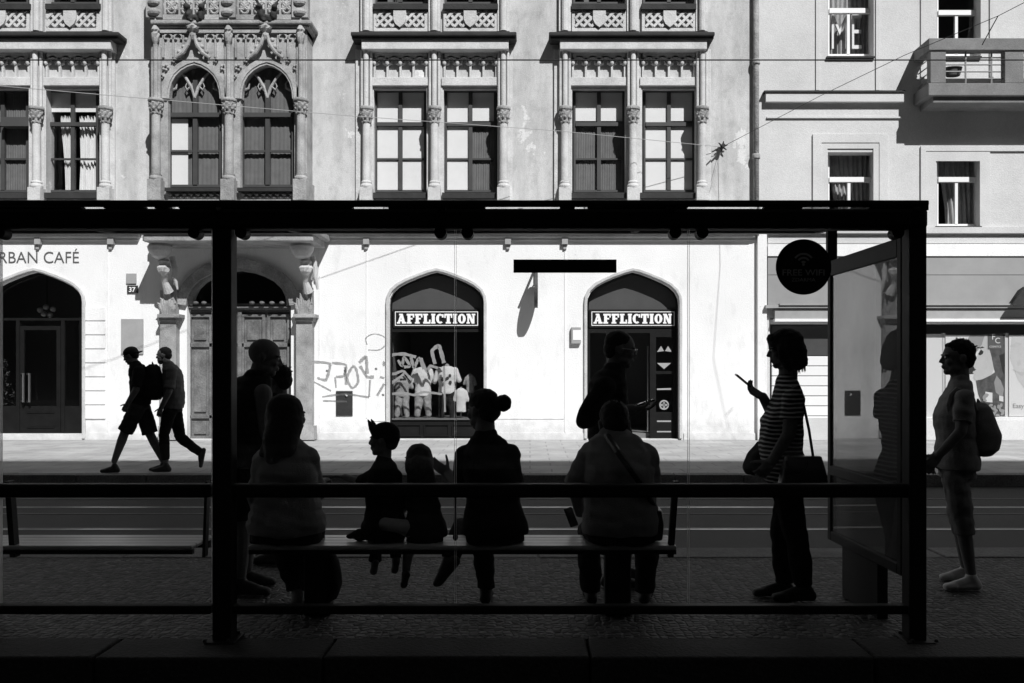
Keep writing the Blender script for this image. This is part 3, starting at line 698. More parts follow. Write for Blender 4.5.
# --- shop openings
def shop_surround(pth, o, name="shop_opening"):
    k = MB(); left = [(pth[-1][0], .03)] ; path = [(pth[0][0], .03)] + pth + left
    big = []; cx_ = (pth[0][0] + pth[-1][0]) / 2
    for x, z in path: big.append((cx_ + (x - cx_) * 1.032, z + (.05 if z > 2.7 else 0)))
    k.band(big, .065, FD - .06, FD - .003)
    so = k.build(name, "pale_stone", o, bevel=.015)
    inner = [(cx_ + (x - cx_) * .988, z) for x, z in path]; MB().band(inner, .03, FD + .12, FD + .30).build("door_frame", "dark_timber", so)
    return so
BLOCK = {  # heavy slab letters on a 0..1 grid: lists of quads (x, y)
 'A': [[(.0, 0), (.2, 0), (.44, 1), (.3, 1)], [(.46, 0), (.76, 0), (.5, 1), (.3, 1)], [(.18, .22), (.55, .22), (.55, .4), (.18, .4)], [(-.05, 0), (.26, 0), (.26, .16), (-.05, .16)], [(.42, 0), (.82, 0), (.82, .16), (.42, .16)], [(.16, .84), (.4, .84), (.4, 1), (.16, 1)]],
 'F': [[(.08, 0), (.36, 0), (.36, 1), (.08, 1)], [(0, .82), (.72, .82), (.72, 1), (0, 1)], [(.58, .62), (.72, .62), (.72, .84), (.58, .84)], [(.3, .42), (.56, .42), (.56, .58), (.3, .58)], [(0, 0), (.46, 0), (.46, .16), (0, .16)]],
 'L': [[(.08, 0), (.36, 0), (.36, 1), (.08, 1)], [(0, .84), (.46, .84), (.46, 1), (0, 1)], [(0, 0), (.7, 0), (.7, .18), (0, .18)], [(.56, 0), (.7, 0), (.7, .4), (.56, .4)]],
 'I': [[(.06, 0), (.34, 0), (.34, 1), (.06, 1)], [(0, .84), (.4, .84), (.4, 1), (0, 1)], [(0, 0), (.4, 0), (.4, .16), (0, .16)]],
 'T': [[(.24, 0), (.52, 0), (.52, 1), (.24, 1)], [(0, .82), (.76, .82), (.76, 1), (0, 1)], [(0, .58), (.13, .58), (.13, .84), (0, .84)], [(.63, .58), (.76, .58), (.76, .84), (.63, .84)], [(.14, 0), (.62, 0), (.62, .16), (.14, .16)]],
 'N': [[(.08, 0), (.24, 0), (.24, 1), (.08, 1)], [(.58, 0), (.76, 0), (.76, 1), (.58, 1)], [(.08, 1), (.34, 1), (.76, 0), (.5, 0)], [(0, .84), (.3, .84), (.3, 1), (0, 1)], [(0, 0), (.32, 0), (.32, .16), (0, .16)], [(.5, .84), (.84, .84), (.84, 1), (.5, 1)]],
}
def ringq(a0, a1, w=.76):
    q = []; n = 14
    for i in range(n):
        t0, t1 = R(a0 + (a1 - a0) * i / n), R(a0 + (a1 - a0) * (i + 1) / n); f = lambda t, rx, ry: (w / 2 + rx * math.cos(t), .5 + ry * math.sin(t))
        q.append([f(t0, w / 2, .5), f(t1, w / 2, .5), f(t1, w / 2 - .27, .34), f(t0, w / 2 - .27, .34)])
    return q
BLOCK['O'] = ringq(0, 360); BLOCK['C'] = ringq(48, 312) + [[(.56, .62), (.72, .62), (.72, .95), (.56, .95)]]
def block_text(s, px0, px1, py0, py1, p, parent):
    adv = [max(x for q in BLOCK[c] for x, _ in q) + .07 for c in s]; tot = sum(adv); mb = MB(); X = fx(px0, p); W = fx(px1, p) - X; z0, z1 = fz(py1, p), fz(py0, p); u = 0
    for c, a in zip(s, adv):
        for k_, q in enumerate(BLOCK[c]):
            mb.prism([(X + (u + x) / tot * W, z0 + y * (z1 - z0)) for x, y in q], FD - p - .008 - .0006 * k_, FD - p)
        u += a
    return mb.build("lettering", "letter_white", parent)
def fascia(o, c, pth):
    """upper board in the arch head and the lettered sign strip"""
    p = -.24; hwm = (pth[0][0] - pth[-1][0]) / 2 * .975
    out, _ = arch(fx(c, p), hwm, fz(330, p), fz(306, p), fz(275, p) - fz(306, p), FOUR)
    MB().prism(out, FD + .245, FD + .275).build("head_board", "shop_grey", o)
    k = MB().fbox(c - 43.5, 309.5, c + 43.5, 327.5, p + .04, p + .002); sg = k.build("shop_sign", "signboard", o)
    k = MB(); e = .7
    for (a, b_, cc, dd) in ((c - 41.5, 311.5, c + 41.5, 312.2), (c - 41.5, 325, c + 41.5, 325.7), (c - 41.5, 312.2, c - 40.8, 325), (c + 40.8, 312.2, c + 41.5, 325)): k.fbox(a, b_, cc, dd, p + .046, p + .041)
    k.build("sign_border", "letter_white", o)
    block_text("AFFLICTION", c - 39, c + 39.5, 313.8, 323.6, p + .042, o)
so1 = shop_surround(s1_a, ob); fascia(so1, 436.5, s1_a)
k = MB(); p = -.2
k.fbox(389.4, 329, 483.6, 332, p, p - .08); k.fbox(389.4, 332, 391.4, 418, p, p - .08); k.fbox(481.6, 332, 483.6, 418, p, p - .08)
k.build("shop_frame", "dark_timber", so1)
MB().fbox(390, 418.4, 483, 419.8, p + .04, p - .08).build("sill", "bright_metal", so1)
k = MB(); k.fbox(389.4, 419.9, 483.6, 439.6, p, p - .08)
for a in (396, 424, 452):
    for (x0, y0, x1, y1) in ((a, 424, a + 25, 425.2), (a, 435, a + 25, 436.2), (a, 425.2, a + 1.2, 435), (a + 23.8, 425.2, a + 25, 435)): k.fbox(x0, y0, x1, y1, p + .03, p + .001)
k.build("stall_riser", "dark_timber", so1)
MB().fbox(391.4, 332, 481.6, 418.4, p - .03, p - .036).build("pane", "shop_glass", so1)
MB().box(fx(392), fx(483), FD + .36, FD + 1.5, fz(418) - .08, fz(418) - .02).build("display_floor", "room", so1)
so2 = shop_surround(s2_a, ob); fascia(so2, 633, s2_a)
k = MB(); k.fbox(586.8, 329, 679.2, 333, p, p - .08); k.fbox(586.8, 333, 590, 439.5, p, p - .08); k.fbox(606, 333, 609, 439.5, p, p - .08); k.fbox(676, 333, 679.2, 439.5, p, p - .08); k.fbox(650, 333, 653, 439.5, p, p - .08); k.fbox(590, 418, 606, 439.5, p - .01, p - .08)
k.build("shop_frame", "dark_timber", so2)
MB().fbox(590, 333, 606, 418, p - .03, p - .036).build("pane", "shop_glass", so2)
k = MB(); k.fbox(653, 333, 656, 439.5, p, p - .05); k.fbox(673, 333, 676, 439.5, p, p - .05)
for (y0, y1) in ((333, 337), (371, 374), (412, 439.5)): k.fbox(656, y0, 673, y1, p, p - .05)
dl = k.build("shop_door", "dark_timber", so2)
k = MB().fbox(656, 337, 673, 371, p - .02, p - .026).fbox(656, 374, 673, 412, p - .02, p - .026); k.build("pane", "shop_glass", so2)
k = MB(); q = FD - p + .012
def tri(pts): k.prism([((x - CX) / FPX * q, EYE + (CY - y) / FPX * q) for x, y in pts], q - .003, q)
tri([(657, 352), (661, 346), (664, 351)]); tri([(665, 351), (668, 346), (672, 352)]); tri([(657, 363), (671, 363), (664, 369)]); tri([(657, 388.5), (671, 388), (671, 389.8), (657, 390)])
k.tube([P(664 + 4.2 * math.cos(t * .4), 405 + 4.2 * math.sin(t * .4), q) for t in range(17)], .018, 5, False); tri([(661, 404), (667, 404), (667, 406), (661, 406)]); tri([(663.2, 402), (664.8, 402), (664.8, 408), (663.2, 408)])
k.fbox(657, 420.5, 671, 422, p + .01, p + .002); k.fbox(657, 431, 671, 432.3, p + .01, p + .002)
k.build("door_sticker", "plate_grey", so2)
MB().tube([P(648, 346, FD + .3), P(648, 432, FD + .3)], .02, 8).build("door_handle", "bright_metal", so2)

so0 = shop_surround(cafe_a, ob, "cafe_entrance")
k = MB(); hwc = (cafe_a[0][0] - cafe_a[-1][0]) / 2
k.fbox(-13, 318, 83, 320.5, p, p - .06); k.fbox(-13, 320.5, -9, 434, p, p - .06); k.fbox(79.5, 320.5, 83, 434, p, p - .06)
k.fbox(16, 320.5, 19.5, 434, p, p - .06); k.fbox(61, 320.5, 64.5, 434, p, p - .06); k.fbox(-9, 406, 16, 434, p - .01, p - .05); k.fbox(64.5, 406, 79.5, 434, p - .01, p - .05)
k.build("shop_frame", "dark_timber", so0)
k = MB(); k.fbox(20, 326, 24, 433, p - .005, p - .05); k.fbox(56.5, 326, 60.5, 433, p - .005, p - .05); k.fbox(24, 326, 56.5, 330, p - .005, p - .05); k.fbox(24, 406, 56.5, 433, p - .005, p - .05)
k.fbox(27, 412, 54, 413, p + .01, p - .005); k.fbox(27, 427, 54, 428, p + .01, p - .005); k.build("door", "dark_timber", so0)
for x in (23.4, 29.5): MB().tube([P(x - 2, 374, FD + .22), P(x, 373.5, FD + .1), P(x, 402, FD + .1), P(x - 2, 401.5, FD + .22)], .022, 8).build("door_handle", "bright_metal", so0)
k = MB(); k.fbox(24, 330, 56.5, 406, p - .03, p - .036); k.fbox(-9, 320.5, 16, 406, p - .03, p - .036); k.fbox(64.5, 320.5, 79.5, 406, p - .03, p - .036)
k.prism(arch(fx(35), hwc * .97, fz(318.5), fz(305), fz(274) - fz(305), FOUR)[0], FD + .22, FD + .226); k.build("pane", "shop_glass", so0)
text("lettering", "URBAN CAFÉ", -12, 263, 12.0, FD - .006, "cafe_letter", ob, w_px=91, thick=.004, bold=-.003)
k = MB(); k.fbox(-640, 434, 110, 440, .0 + .03); k.build("plinth", "white_wall", ob)

# graffiti: a scrawl on the shelter's back pane and a pale one on the shop window
gs = [ # strokes in photo pixels, with half widths
 ([(314, 362), (330, 364), (326, 380), (317, 378)], 1.3), ([(314, 382), (331, 391)], .9), ([(332, 363), (346, 365), (344, 376), (336, 377)], 1.2), ([(335, 377), (336, 388)], .9),
 ([(345, 367), (346, 385)], 1.2), ([(352, 367), (347, 378), (352, 388), (358, 382), (356, 369), (352, 366)], 1.2), ([(359, 363), (366, 357), (367, 374)], 1.6), ([(360, 366), (367, 377), (374, 377)], 1.5),
 ([(322, 397), (345, 394), (369, 397.5)], .9), ([(323, 401), (347, 401.5)], .8), ([(370, 380), (369, 397)], .9), ([(377, 396), (386, 380), (380, 377)], 1.1),
 ([(386, 371), (384, 363), (392, 355), (404, 354), (416, 357)], 1.4), ([(388, 372), (394, 374), (403, 371), (412, 380)], 1.3), ([(390, 384), (404, 374)], 1.2), ([(398, 360), (402, 366), (404, 357), (410, 366), (404, 367)], 1.2),
 ([(411, 357), (414, 368), (419, 358), (424, 369)], 1.4), ([(421, 358), (427, 372), (430, 366), (438, 368)], 1.2), ([(390, 394), (404, 393), (414, 395), (424, 392), (442, 394)], 1.1),
 ([(435, 364), (432, 351), (439, 346), (444, 363)], 1.7), ([(444, 366), (445, 412)], .9), ([(367, 345), (366, 338), (374, 334), (384, 337), (385, 345), (379, 350), (368, 350)], .6)]
wallg, paneg = MB(), MB()
def gp(p, qg): return ((p[0] - CX) / FPX * qg, EYE + (CY - p[1]) / FPX * qg)
rg = random.Random(11)
for i, (pts, w) in enumerate(gs):
    sm = []
    for j in range(len(pts) - 1):
        a0 = Vector(pts[max(j - 1, 0)]); a1 = Vector(pts[j]); a2 = Vector(pts[j + 1]); a3 = Vector(pts[min(j + 2, len(pts) - 1)])
        for t in range(8):
            t /= 8; cr = .5 * (2 * a1 + (a2 - a0) * t + (2 * a0 - 5 * a1 + 4 * a2 - a3) * t * t + (3 * a1 - a0 - 3 * a2 + a3) * t ** 3); sm.append(a1.lerp(a2, t).lerp(cr, .5 if len(pts) < 6 else .9))
    sm.append(Vector(pts[-1])); wd_ = [w * 1.1 * rg.uniform(.75, 1.2) for _ in sm]
    for on_pane, mb in ((False, wallg), (True, paneg)):
        qg = FD + .226 - .0002 * i if on_pane else 4.692 - .0002 * i; vs_ = []; fs_ = []
        for j, c in enumerate(sm):
            d_ = (sm[min(j + 1, len(sm) - 1)] - sm[max(j - 1, 0)]).normalized(); nn = Vector((-d_.y, d_.x)) * wd_[j]
            for e in (c + nn, c - nn): x_, z_ = gp(e, qg); vs_.append((x_, qg, z_))
        for j in range(len(sm) - 1):
            if ((sm[j] + sm[j + 1]) / 2).x > 389.5 and on_pane or ((sm[j] + sm[j + 1]) / 2).x < 384.5 and not on_pane: fs_.append((2 * j, 2 * j + 1, 2 * j + 3, 2 * j + 2))
        mb.add(vs_, fs_)
for x, y in ((345, 371), (327, 371), (376, 369), (383, 395)): wallg.ball((gp((x, y), 4.69)[0], 4.69, gp((x, y), 4.69)[1]), (.007, .001, .007), n=8)
paneg.build("graffiti", "grey_spray", so1)

# things on and in the ornate building
k = MB(); 
mb = MB().fbox(121, 319, 143, 354, .03, .002); mb.build("wall_plaque", "plate_grey", label="large blank grey plaque on the white wall between cafe and portal", cat="plaque")
hn = empty("house_number_plate", P(132, 293, FD), "small dark house number plate reading 37, upper left of the portal", "sign")
MB().fbox(127, 285.5, 137.5, 293, .03, .002).build("plate", "sooty_stone", hn); text("lettering", "37", 132.2, 291.8, 5, FD - .031, "letter_white", hn, 'CENTER', .02)
mb = MB().fbox(126, 273.5, 136, 283.5, .03, .002); mb.build("street_plate", "plate_grey", label="small pale plate on the wall just above the house number", cat="sign")
vt = MB().fbox(336, 391, 352.5, 416, .02, .002)
vto = empty("wall_vent", P(344, 416, FD), "black square hatch low in the white wall, left of the graffiti covered shop window", "hatch")
vt.build("hatch_plate", "sooty_stone", vto); MB().tube([P(346, 395.5, FD - .03), P(347, 394.8, FD - .03)], .03, 8).build("knob", "white_frame", vto)
ic = empty("intercom_box", P(576, 344, FD), "small pale intercom box beside the right hand shop entrance", "box")
MB().fbox(571, 327, 581, 344, .09, .002).build("case", "plate_grey", ic, bevel=.02); MB().fbox(573, 330, 581, 340, .095, .091).build("front_plate", "letter_white", ic)
# hanging round sign on its bracket
hs = empty("hanging_sign", P(533, 275, FD), "round dark hanging sign on a wall bracket between the two shop entrances", "sign")
MB().tube([P(534, 271, FD), P(534, 271, FD - .62)], .028, 8).tube([P(534, 285, FD), P(534, 272, FD - .5)], .016, 6).build("bracket", "dark_metal", hs)
q = P(536, 290, FD - .38)
k = MB(); n = 28
for sgn in (0, 1): pass
vs_ = [(q.x - .035 + .07 * s, q.y + .34 * math.cos(2 * math.pi * i / n), q.z + .36 * math.sin(2 * math.pi * i / n)) for s in (0, 1) for i in range(n)]
k.add(vs_, [(i, (i + 1) % n, (i + 1) % n + n, i + n) for i in range(n)] + [tuple(range(n)), tuple(range(n, 2 * n))])
k.tube([(q.x, q.y, q.z + .36), (q.x, q.y, P(534, 271, FD).z)], .015, 6); k.build("sign_disc", "shop_grey", hs)

def leafy(name, px, py_base, D, h, r, label, cat="plant"):
    t = empty(name, P(px, py_base, D), label, cat); base = t.location
    MB().lathe(tuple(base), [(.12, 0), (.16, .25), (.15, .27)], 14).build("pot", "pot", t)
    MB().tube([base + Vector((0, 0, .25)), base + Vector((.02, 0, h))], [.03, .01], 6).build("trunk", "dark_timber", t)
    mb = MB(); rnd = random.Random(3)
    for i in range(420):
        z = .25 + (h - .25) * rnd.random(); rr = r * (1 - .85 * (z / h)) * math.sqrt(rnd.random()); a = rnd.random() * 6.28
        c = base + Vector((rr * math.cos(a), rr * math.sin(a), z)); u = Vector((rnd.uniform(-1, 1), rnd.uniform(-1, 1), rnd.uniform(-.6, .8))).normalized(); w = u.cross(Vector((rnd.random(), .3, 1))).normalized()
        mb.add([c - w * .02, c + u * .045, c + w * .02, c - u * .045], [(0, 1, 2, 3)])
    mb.build("foliage", "leaf", t); return t
leafy("potted_plant", 3, 434, FD + .75, 1.6, .42, "cone shaped leafy potted plant behind the cafe glass")
lp = empty("reflected_globes", P(47, 300, FD + .8), "small cluster of pale globes standing in for a reflection in the cafe fanlight", "reflection")  # globes added in place of a reflection in the glass
for i, (dx, dy) in enumerate(((0, 0), (-6, 3), (7, 2), (-2, 7), (4, 8))):
    MB().ball(P(46 + dx, 307 + dy, FD + .8), (.06, .06, .06), n=10).build("globe", "curtain", lp, smooth=True)
MB().tube([P(47, 306, FD + .8), P(47, 240, FD + .8)], .01, 5).build("flex", "dark_metal", lp)

def mannequin(px, D, ytop, ysh, ywaist, yfoot, hwpx, tee, legs, label, printed=False, legless=False):
    t = empty("mannequin", P(px, 419, D), label, "mannequin", "mannequins in the shop window"); s = D / FPX; X = Vector((1, 0, 0)); Y = Vector((0, 1, 0))
    w = hwpx * s; b_ = MB(); b_.cone(P(px, ysh - 2, D), P(px, ysh, D), w * .24, w * .3); b_.fuse("neck_stump", "mannequin_skin", t, .02, 2)
    k = MB(); sh = P(px, ysh, D); wa = P(px, ywaist, D); H = sh.z - wa.z
    k.loft([(wa, X * w * .82, Y * w * .5), (wa + Vector((0, 0, H * .35)), X * w * .74, Y * w * .48), (wa + Vector((0, 0, H * .75)), X * w * .86, Y * w * .55), (sh + Vector((0, 0, -.01)), X * w * .8, Y * w * .42), (sh + Vector((0, 0, .04)), X * w * .35, Y * w * .3)])
    for sg in (-1, 1): k.cone(sh + Vector((sg * w * .75, 0, -.04)), sh + Vector((sg * w * 1.12, 0, -H * .48)), w * .27, w * .24)
    k.fuse("t_shirt", tee, t, .016, 3, .006, 14)
    if printed:
        k = MB(); rnd = random.Random(int(px))
        for q_ in range(9): k.ball(sh + Vector((rnd.uniform(-.4, .4) * w, -w * .56, -H * rnd.uniform(.25, .6))), (.03, .008, .035), n=8)
        k.build('shirt_print', 'shop_grey', t)
    if not legless:
        k = MB(); ft = P(px, yfoot, D)
        for sg in (-1, 1):
            kn = wa + (ft - wa) * .52 + Vector((sg * w * .45, 0, 0)); k.cone(wa + Vector((sg * w * .36, 0, .03)), kn, w * .46, w * .36); k.cone(kn, ft + Vector((sg * w * .55, 0, .05)), w * .36, w * .3)
        k.fuse("trousers", legs, t, .016, 3, .012, 12)
        k = MB()
        for sg in (-1, 1): k.tube([ft + Vector((sg * w * .5, 0, .05)), (ft.x + sg * w * .5, ft.y, P(px, 418.4, FD + .9).z + .0)], .03, 8)
        k.build("leg_rod", "bright_metal", t)
    else:
        MB().tube([wa, (wa.x, wa.y, fz(418))], .015, 6).build("leg_rod", "bright_metal", t)
    return t
mannequin(402, FD + .55, 373, 378, 397, 418, 9, "plate_grey", "jeans", "headless mannequin in a grey tee and pale jeans, leftmost in the shop window")
mannequin(423, FD + .6, 363, 369, 396, 417, 10.5, "white_cloth", "jeans", "headless mannequin in white tee and ripped jeans in the shop window")
mannequin(447, FD + .5, 363, 368, 394, 419, 11, "white_cloth", "dark_cloth", "headless mannequin in printed white tee and dark trousers in the shop window", printed=True)
mannequin(461, FD + .45, 386, 390, 412, 419, 6.5, "white_cloth", "dark_cloth", "small child size torso in a white tee beside the dark trousered mannequin", legless=True)
mannequin(470, FD + .7, 371, 376, 393, 419, 5.5, "jeans", "dark_cloth", "slim patterned torso at the right edge of the shop window", legless=True)

# ------------------------------------------------------------------ the plain building on the right
pb = empty("plain_building", (fx(900), FD, 0), "plain pale plastered building with a balcony and a poster filled shopfront", "building")
wins = [(828, -60, 874, 56), (937, -60, 981, 56), (828, 152, 875, 226), (937, 153, 981, 226)]
xo = [rect(*w) for w in wins]
shop_h = rect(770, 318, 1180, 418); 
wm = MB().holed([(FXM + .002, 0), (FX1, 0), (FX1, 14.5), (FXM + .002, 14.5)], xo + [shop_h], FD + .01, .3); wm.build("wall", "grey_plaster", pb)
k = MB().box(FXM + .003, FXM + .25, FD + .32, FD + 9, 0, 14.5); k.box(FX1 - .3, FX1, FD + .32, FD + 9, 0, 14.5); k.box(FXM + .003, FX1, FD + 9, FD + 9.3, 0, 14.5); k.build("side_wall", "grey_plaster", pb)
k = MB()
for z in (0, fz(240), fz(80), 14.2): k.box(FXM + .3, FX1 - .3, FD + .33, FD + 9, z, z + .12)
k.box(FXM + .3, FX1 - .3, FD + 2.6, FD + 2.7, .12, 14.2); k.build("interior", "room", pb)
MB().box(FXM + .01, FX1 + .2, FD - .3, FD + 9.5, 14.5, 14.8).build("roof", "dark_metal", pb)
wd = []
for i, (x0, y0, x1, y1) in enumerate(wins):
    pw = -.24; yt = 8 if y0 < 0 else 177
    if i == 1: yt = 10
    f = MB(); f.fbox(x0, y0, x0 + 1.5, y1, pw, pw - .06); f.fbox(x1 - 1.5, y0, x1, y1, pw, pw - .06); f.fbox(x0 + 1.5, y1 - 2, x1 - 1.5, y1, pw, pw - .06); f.fbox(x0 + 1.5, y0, x1 - 1.5, y0 + 1.5, pw, pw - .06)
    f.fbox(x0 + 1.5, yt, x1 - 1.5, yt + 5, pw + .03, pw - .055); f.fbox((x0 + x1) / 2 - 4, yt + 5, (x0 + x1) / 2 - 1, y1 - 2, pw + .01, pw - .055)
    w = f.build("window", "white_frame", pb, bevel=.004)
    MB().fbox(x0 + 1, y0 + 1, x1 - 1, y1 - 1, pw - .025, pw - .03).build("pane", "window_glass", w)
    MB().fbox(x0 - 1, y1, x1 + 1, y1 + 1.8, .05, -.2).build("sill", "sooty_stone", w)
    wd.append(w)
text("letter_balloon", "ME", 831, 50, 34, FD + .42, "white_frame", wd[0], w_px=30, thick=.05, bold=-.01)
drape(wd[0], (829, 874, -20), (829, 873, 58), -.62, "net_curtain", 60)
drape(wd[1], (970, 980, 12), (966, 980, 55), -.45, "drab_blind")
drape(wd[3], (938, 980, 150), (946, 980, 226), -.5, "net_curtain", 50); drape(wd[2], (829, 874, 150), (836, 874, 226), -.55, "net_curtain", 60)
# surrounds and courses
k = MB()
def ring(x0, y0, x1, y1, w, p, p0=-.008, bottom=True):
    k.fbox(x0, y0, x1, y0 + w, p, p0); k.fbox(x0, y0 + w, x0 + w, y1, p, p0); k.fbox(x1 - w, y0 + w, x1, y1, p, p0)
ring(813, 134, 888, 228, 8.5, .03); ring(821.5, 142.5, 879.5, 228, 6, .015); ring(921, 146, 1120, 228, 5, .03); ring(926, 151, 990, 228, 10, .018)
for x in (816, 866 + 10, 921, 990): k.fbox(x, -80, x + 3.5, 90, .02, -.008)
k.build("window_surround", "grey_plaster", pb)
k = MB(); k.fbox(766, 92, 905, 101.5, .11, -.008); k.fbox(767, 116.5, 902, 118, .03, -.008); k.build("string_course", "grey_plaster", pb)
MB().fbox(764.5, 90.3, 905.5, 92, .14, -.006).build("flashing", "sooty_stone", pb)
k = MB(); k.fbox(768, 227, 1500, 233, .10, -.008); k.fbox(768, 237, 1500, 243, .02, -.008); k.build("ledge", "grey_plaster", pb)
# balcony
BX = []; p1 = .70; bl = MB(); D1 = FD - p1
bl.fbox(928.5, 83, 1130, 95.5, p1, -.005); bl.fbox(933, 95.5, 1125, 103, p1 - .08, -.005)
balc = bl.build("balcony", "concrete", pb, bevel=.015)
k = MB(); k.fbox(929, 38, 1130, 50, p1 + .02, p1 - .2); q0 = P(929, 50, FD - p1 - .02); q1 = P(929, 38, FD - p1 - .02)
k.box(q0.x, q0.x + .2, D1 + .2, FD + .005, q0.z, q1.z); k.build("parapet", "concrete", balc, bevel=.012)
for a, bb in ((930.5, 946), (1005, 1024), (1100, 1120)): MB().fbox(a, 50, bb, 83, p1 - .01, p1 - .18).build("post", "concrete", balc, bevel=.01)
k = MB(); q0 = P(928, 60, D1); q1 = P(1110, 60, D1); 
for y in (56, 63, 70, 77): z = EYE + (CY - y) / FPX * D1; k.tube([(q0.x + .1, FD - .02, z), (q0.x + .1, D1 + .1, z), (q1.x, D1 + .1, z)], .014, 6)
for x in (968, 994, 1060): q = P(x, 83, D1); k.tube([(q.x, D1 + .1, q.z), (q.x, D1 + .1, q.z + .64)], .02, 6)
k.build("railing", "bright_metal", balc)
k = MB(); k.loft([(P(953, 68, D1 + .35), Vector((.18, 0, 0)), Vector((0, .12, 0))), (P(953, 76, D1 + .35), Vector((.13, 0, 0)), Vector((0, .1, 0)))]); k.build("basin", "shop_grey", balc)
k = MB().prism([P(1012, 305, FD - .4).xz, P(1040, 305, FD - .4).xz, P(1040, 268, FD - .4).xz, P(1034, 272, FD - .4).xz], FD - .43, FD - .38); k.build("shadow_wedge", "dark_metal", pb)  # dark wedge put in for a projecting sign's shadow on the fascia
# shopfront: white pier, fascia, awning box
k = MB(); k.fbox(757.6, 232, 767, 440, .10, -.006); k.build("pier", "white_wall", pb, bevel=.01)
k = MB(); k.fbox(768, 244, 1500, 256, .10, -.006); k.build("fascia_strip", "white_wall", pb)
k = MB(); k.fbox(768, 257, 1500, 305, .07, -.006); k.fbox(768, 273.5, 1500, 274.6, .08, .071); k.build("fascia", "awning", pb)
k = MB(); k.fbox(766, 305, 1500, 308, .20, -.006); k.fbox(780, 303.6, 1500, 305, .24, .1); k.build("awning_box", "plate_grey", pb)
k = MB(); k.fbox(775, 309.5, 1500, 318.5, .15, .02); k.build("awning_valance", "plate_grey", pb); MB().fbox(775, 318.6, 1500, 321.5, .17, .02).build("awning_bar", "white_wall", pb)
k = MB()
for x in (923, 944, 1007, 1070, 1130): k.fbox(x - 1.5, 333, x + 1.5, 417, -.12, -.2)
k.fbox(830, 417, 1180, 420, -.05, -.29); k.fbox(768, 319.6, 1180, 324, -.04, -.2); k.build("shop_frame", "white_frame", pb)
k = MB()      # slatted white shutter on the left
for i, y in enumerate(range(356, 418, 10)): k.fbox(772, y + .4, 829.5, y + 9.6, -.12, -.2)
k.build("shutter", "white_frame", pb, bevel=.008)
MB().fbox(772, 326, 829.5, 355.6, -.14, -.2).build("shutter_box", "frame_paint", pb); MB().fbox(925.5, 334, 943, 417, -.12, -.16).build("shop_panel", "white_frame", pb)
MB().fbox(770.5, 418, 829, 440, .02, -.005).fbox(829, 420.5, 1180, 440, .05, -.005).build("plinth", "grey_plaster", pb)
MB().fbox(846, 324, 922, 417, -.2, -.21).fbox(925, 324, 1180, 417, -.03, -.035).build("pane", "shop_glass", pb)
# drainpipe where the two buildings meet
dp = MB(); x = fx(756.4, .12); dp.tube([(x, FD - .09, fz(-160)), (x, FD - .09, fz(236))], .062, 12)
for y in (-40, 66, 160): dp.lathe((x, FD - .09, fz(y)), [(.08, 0), (.085, .02), (.085, .08), (.08, .1)], 12)
dp.build("drainpipe", "weathered_stone", label="grey drainpipe running down the joint between the two buildings", cat="drainpipe", smooth=True)
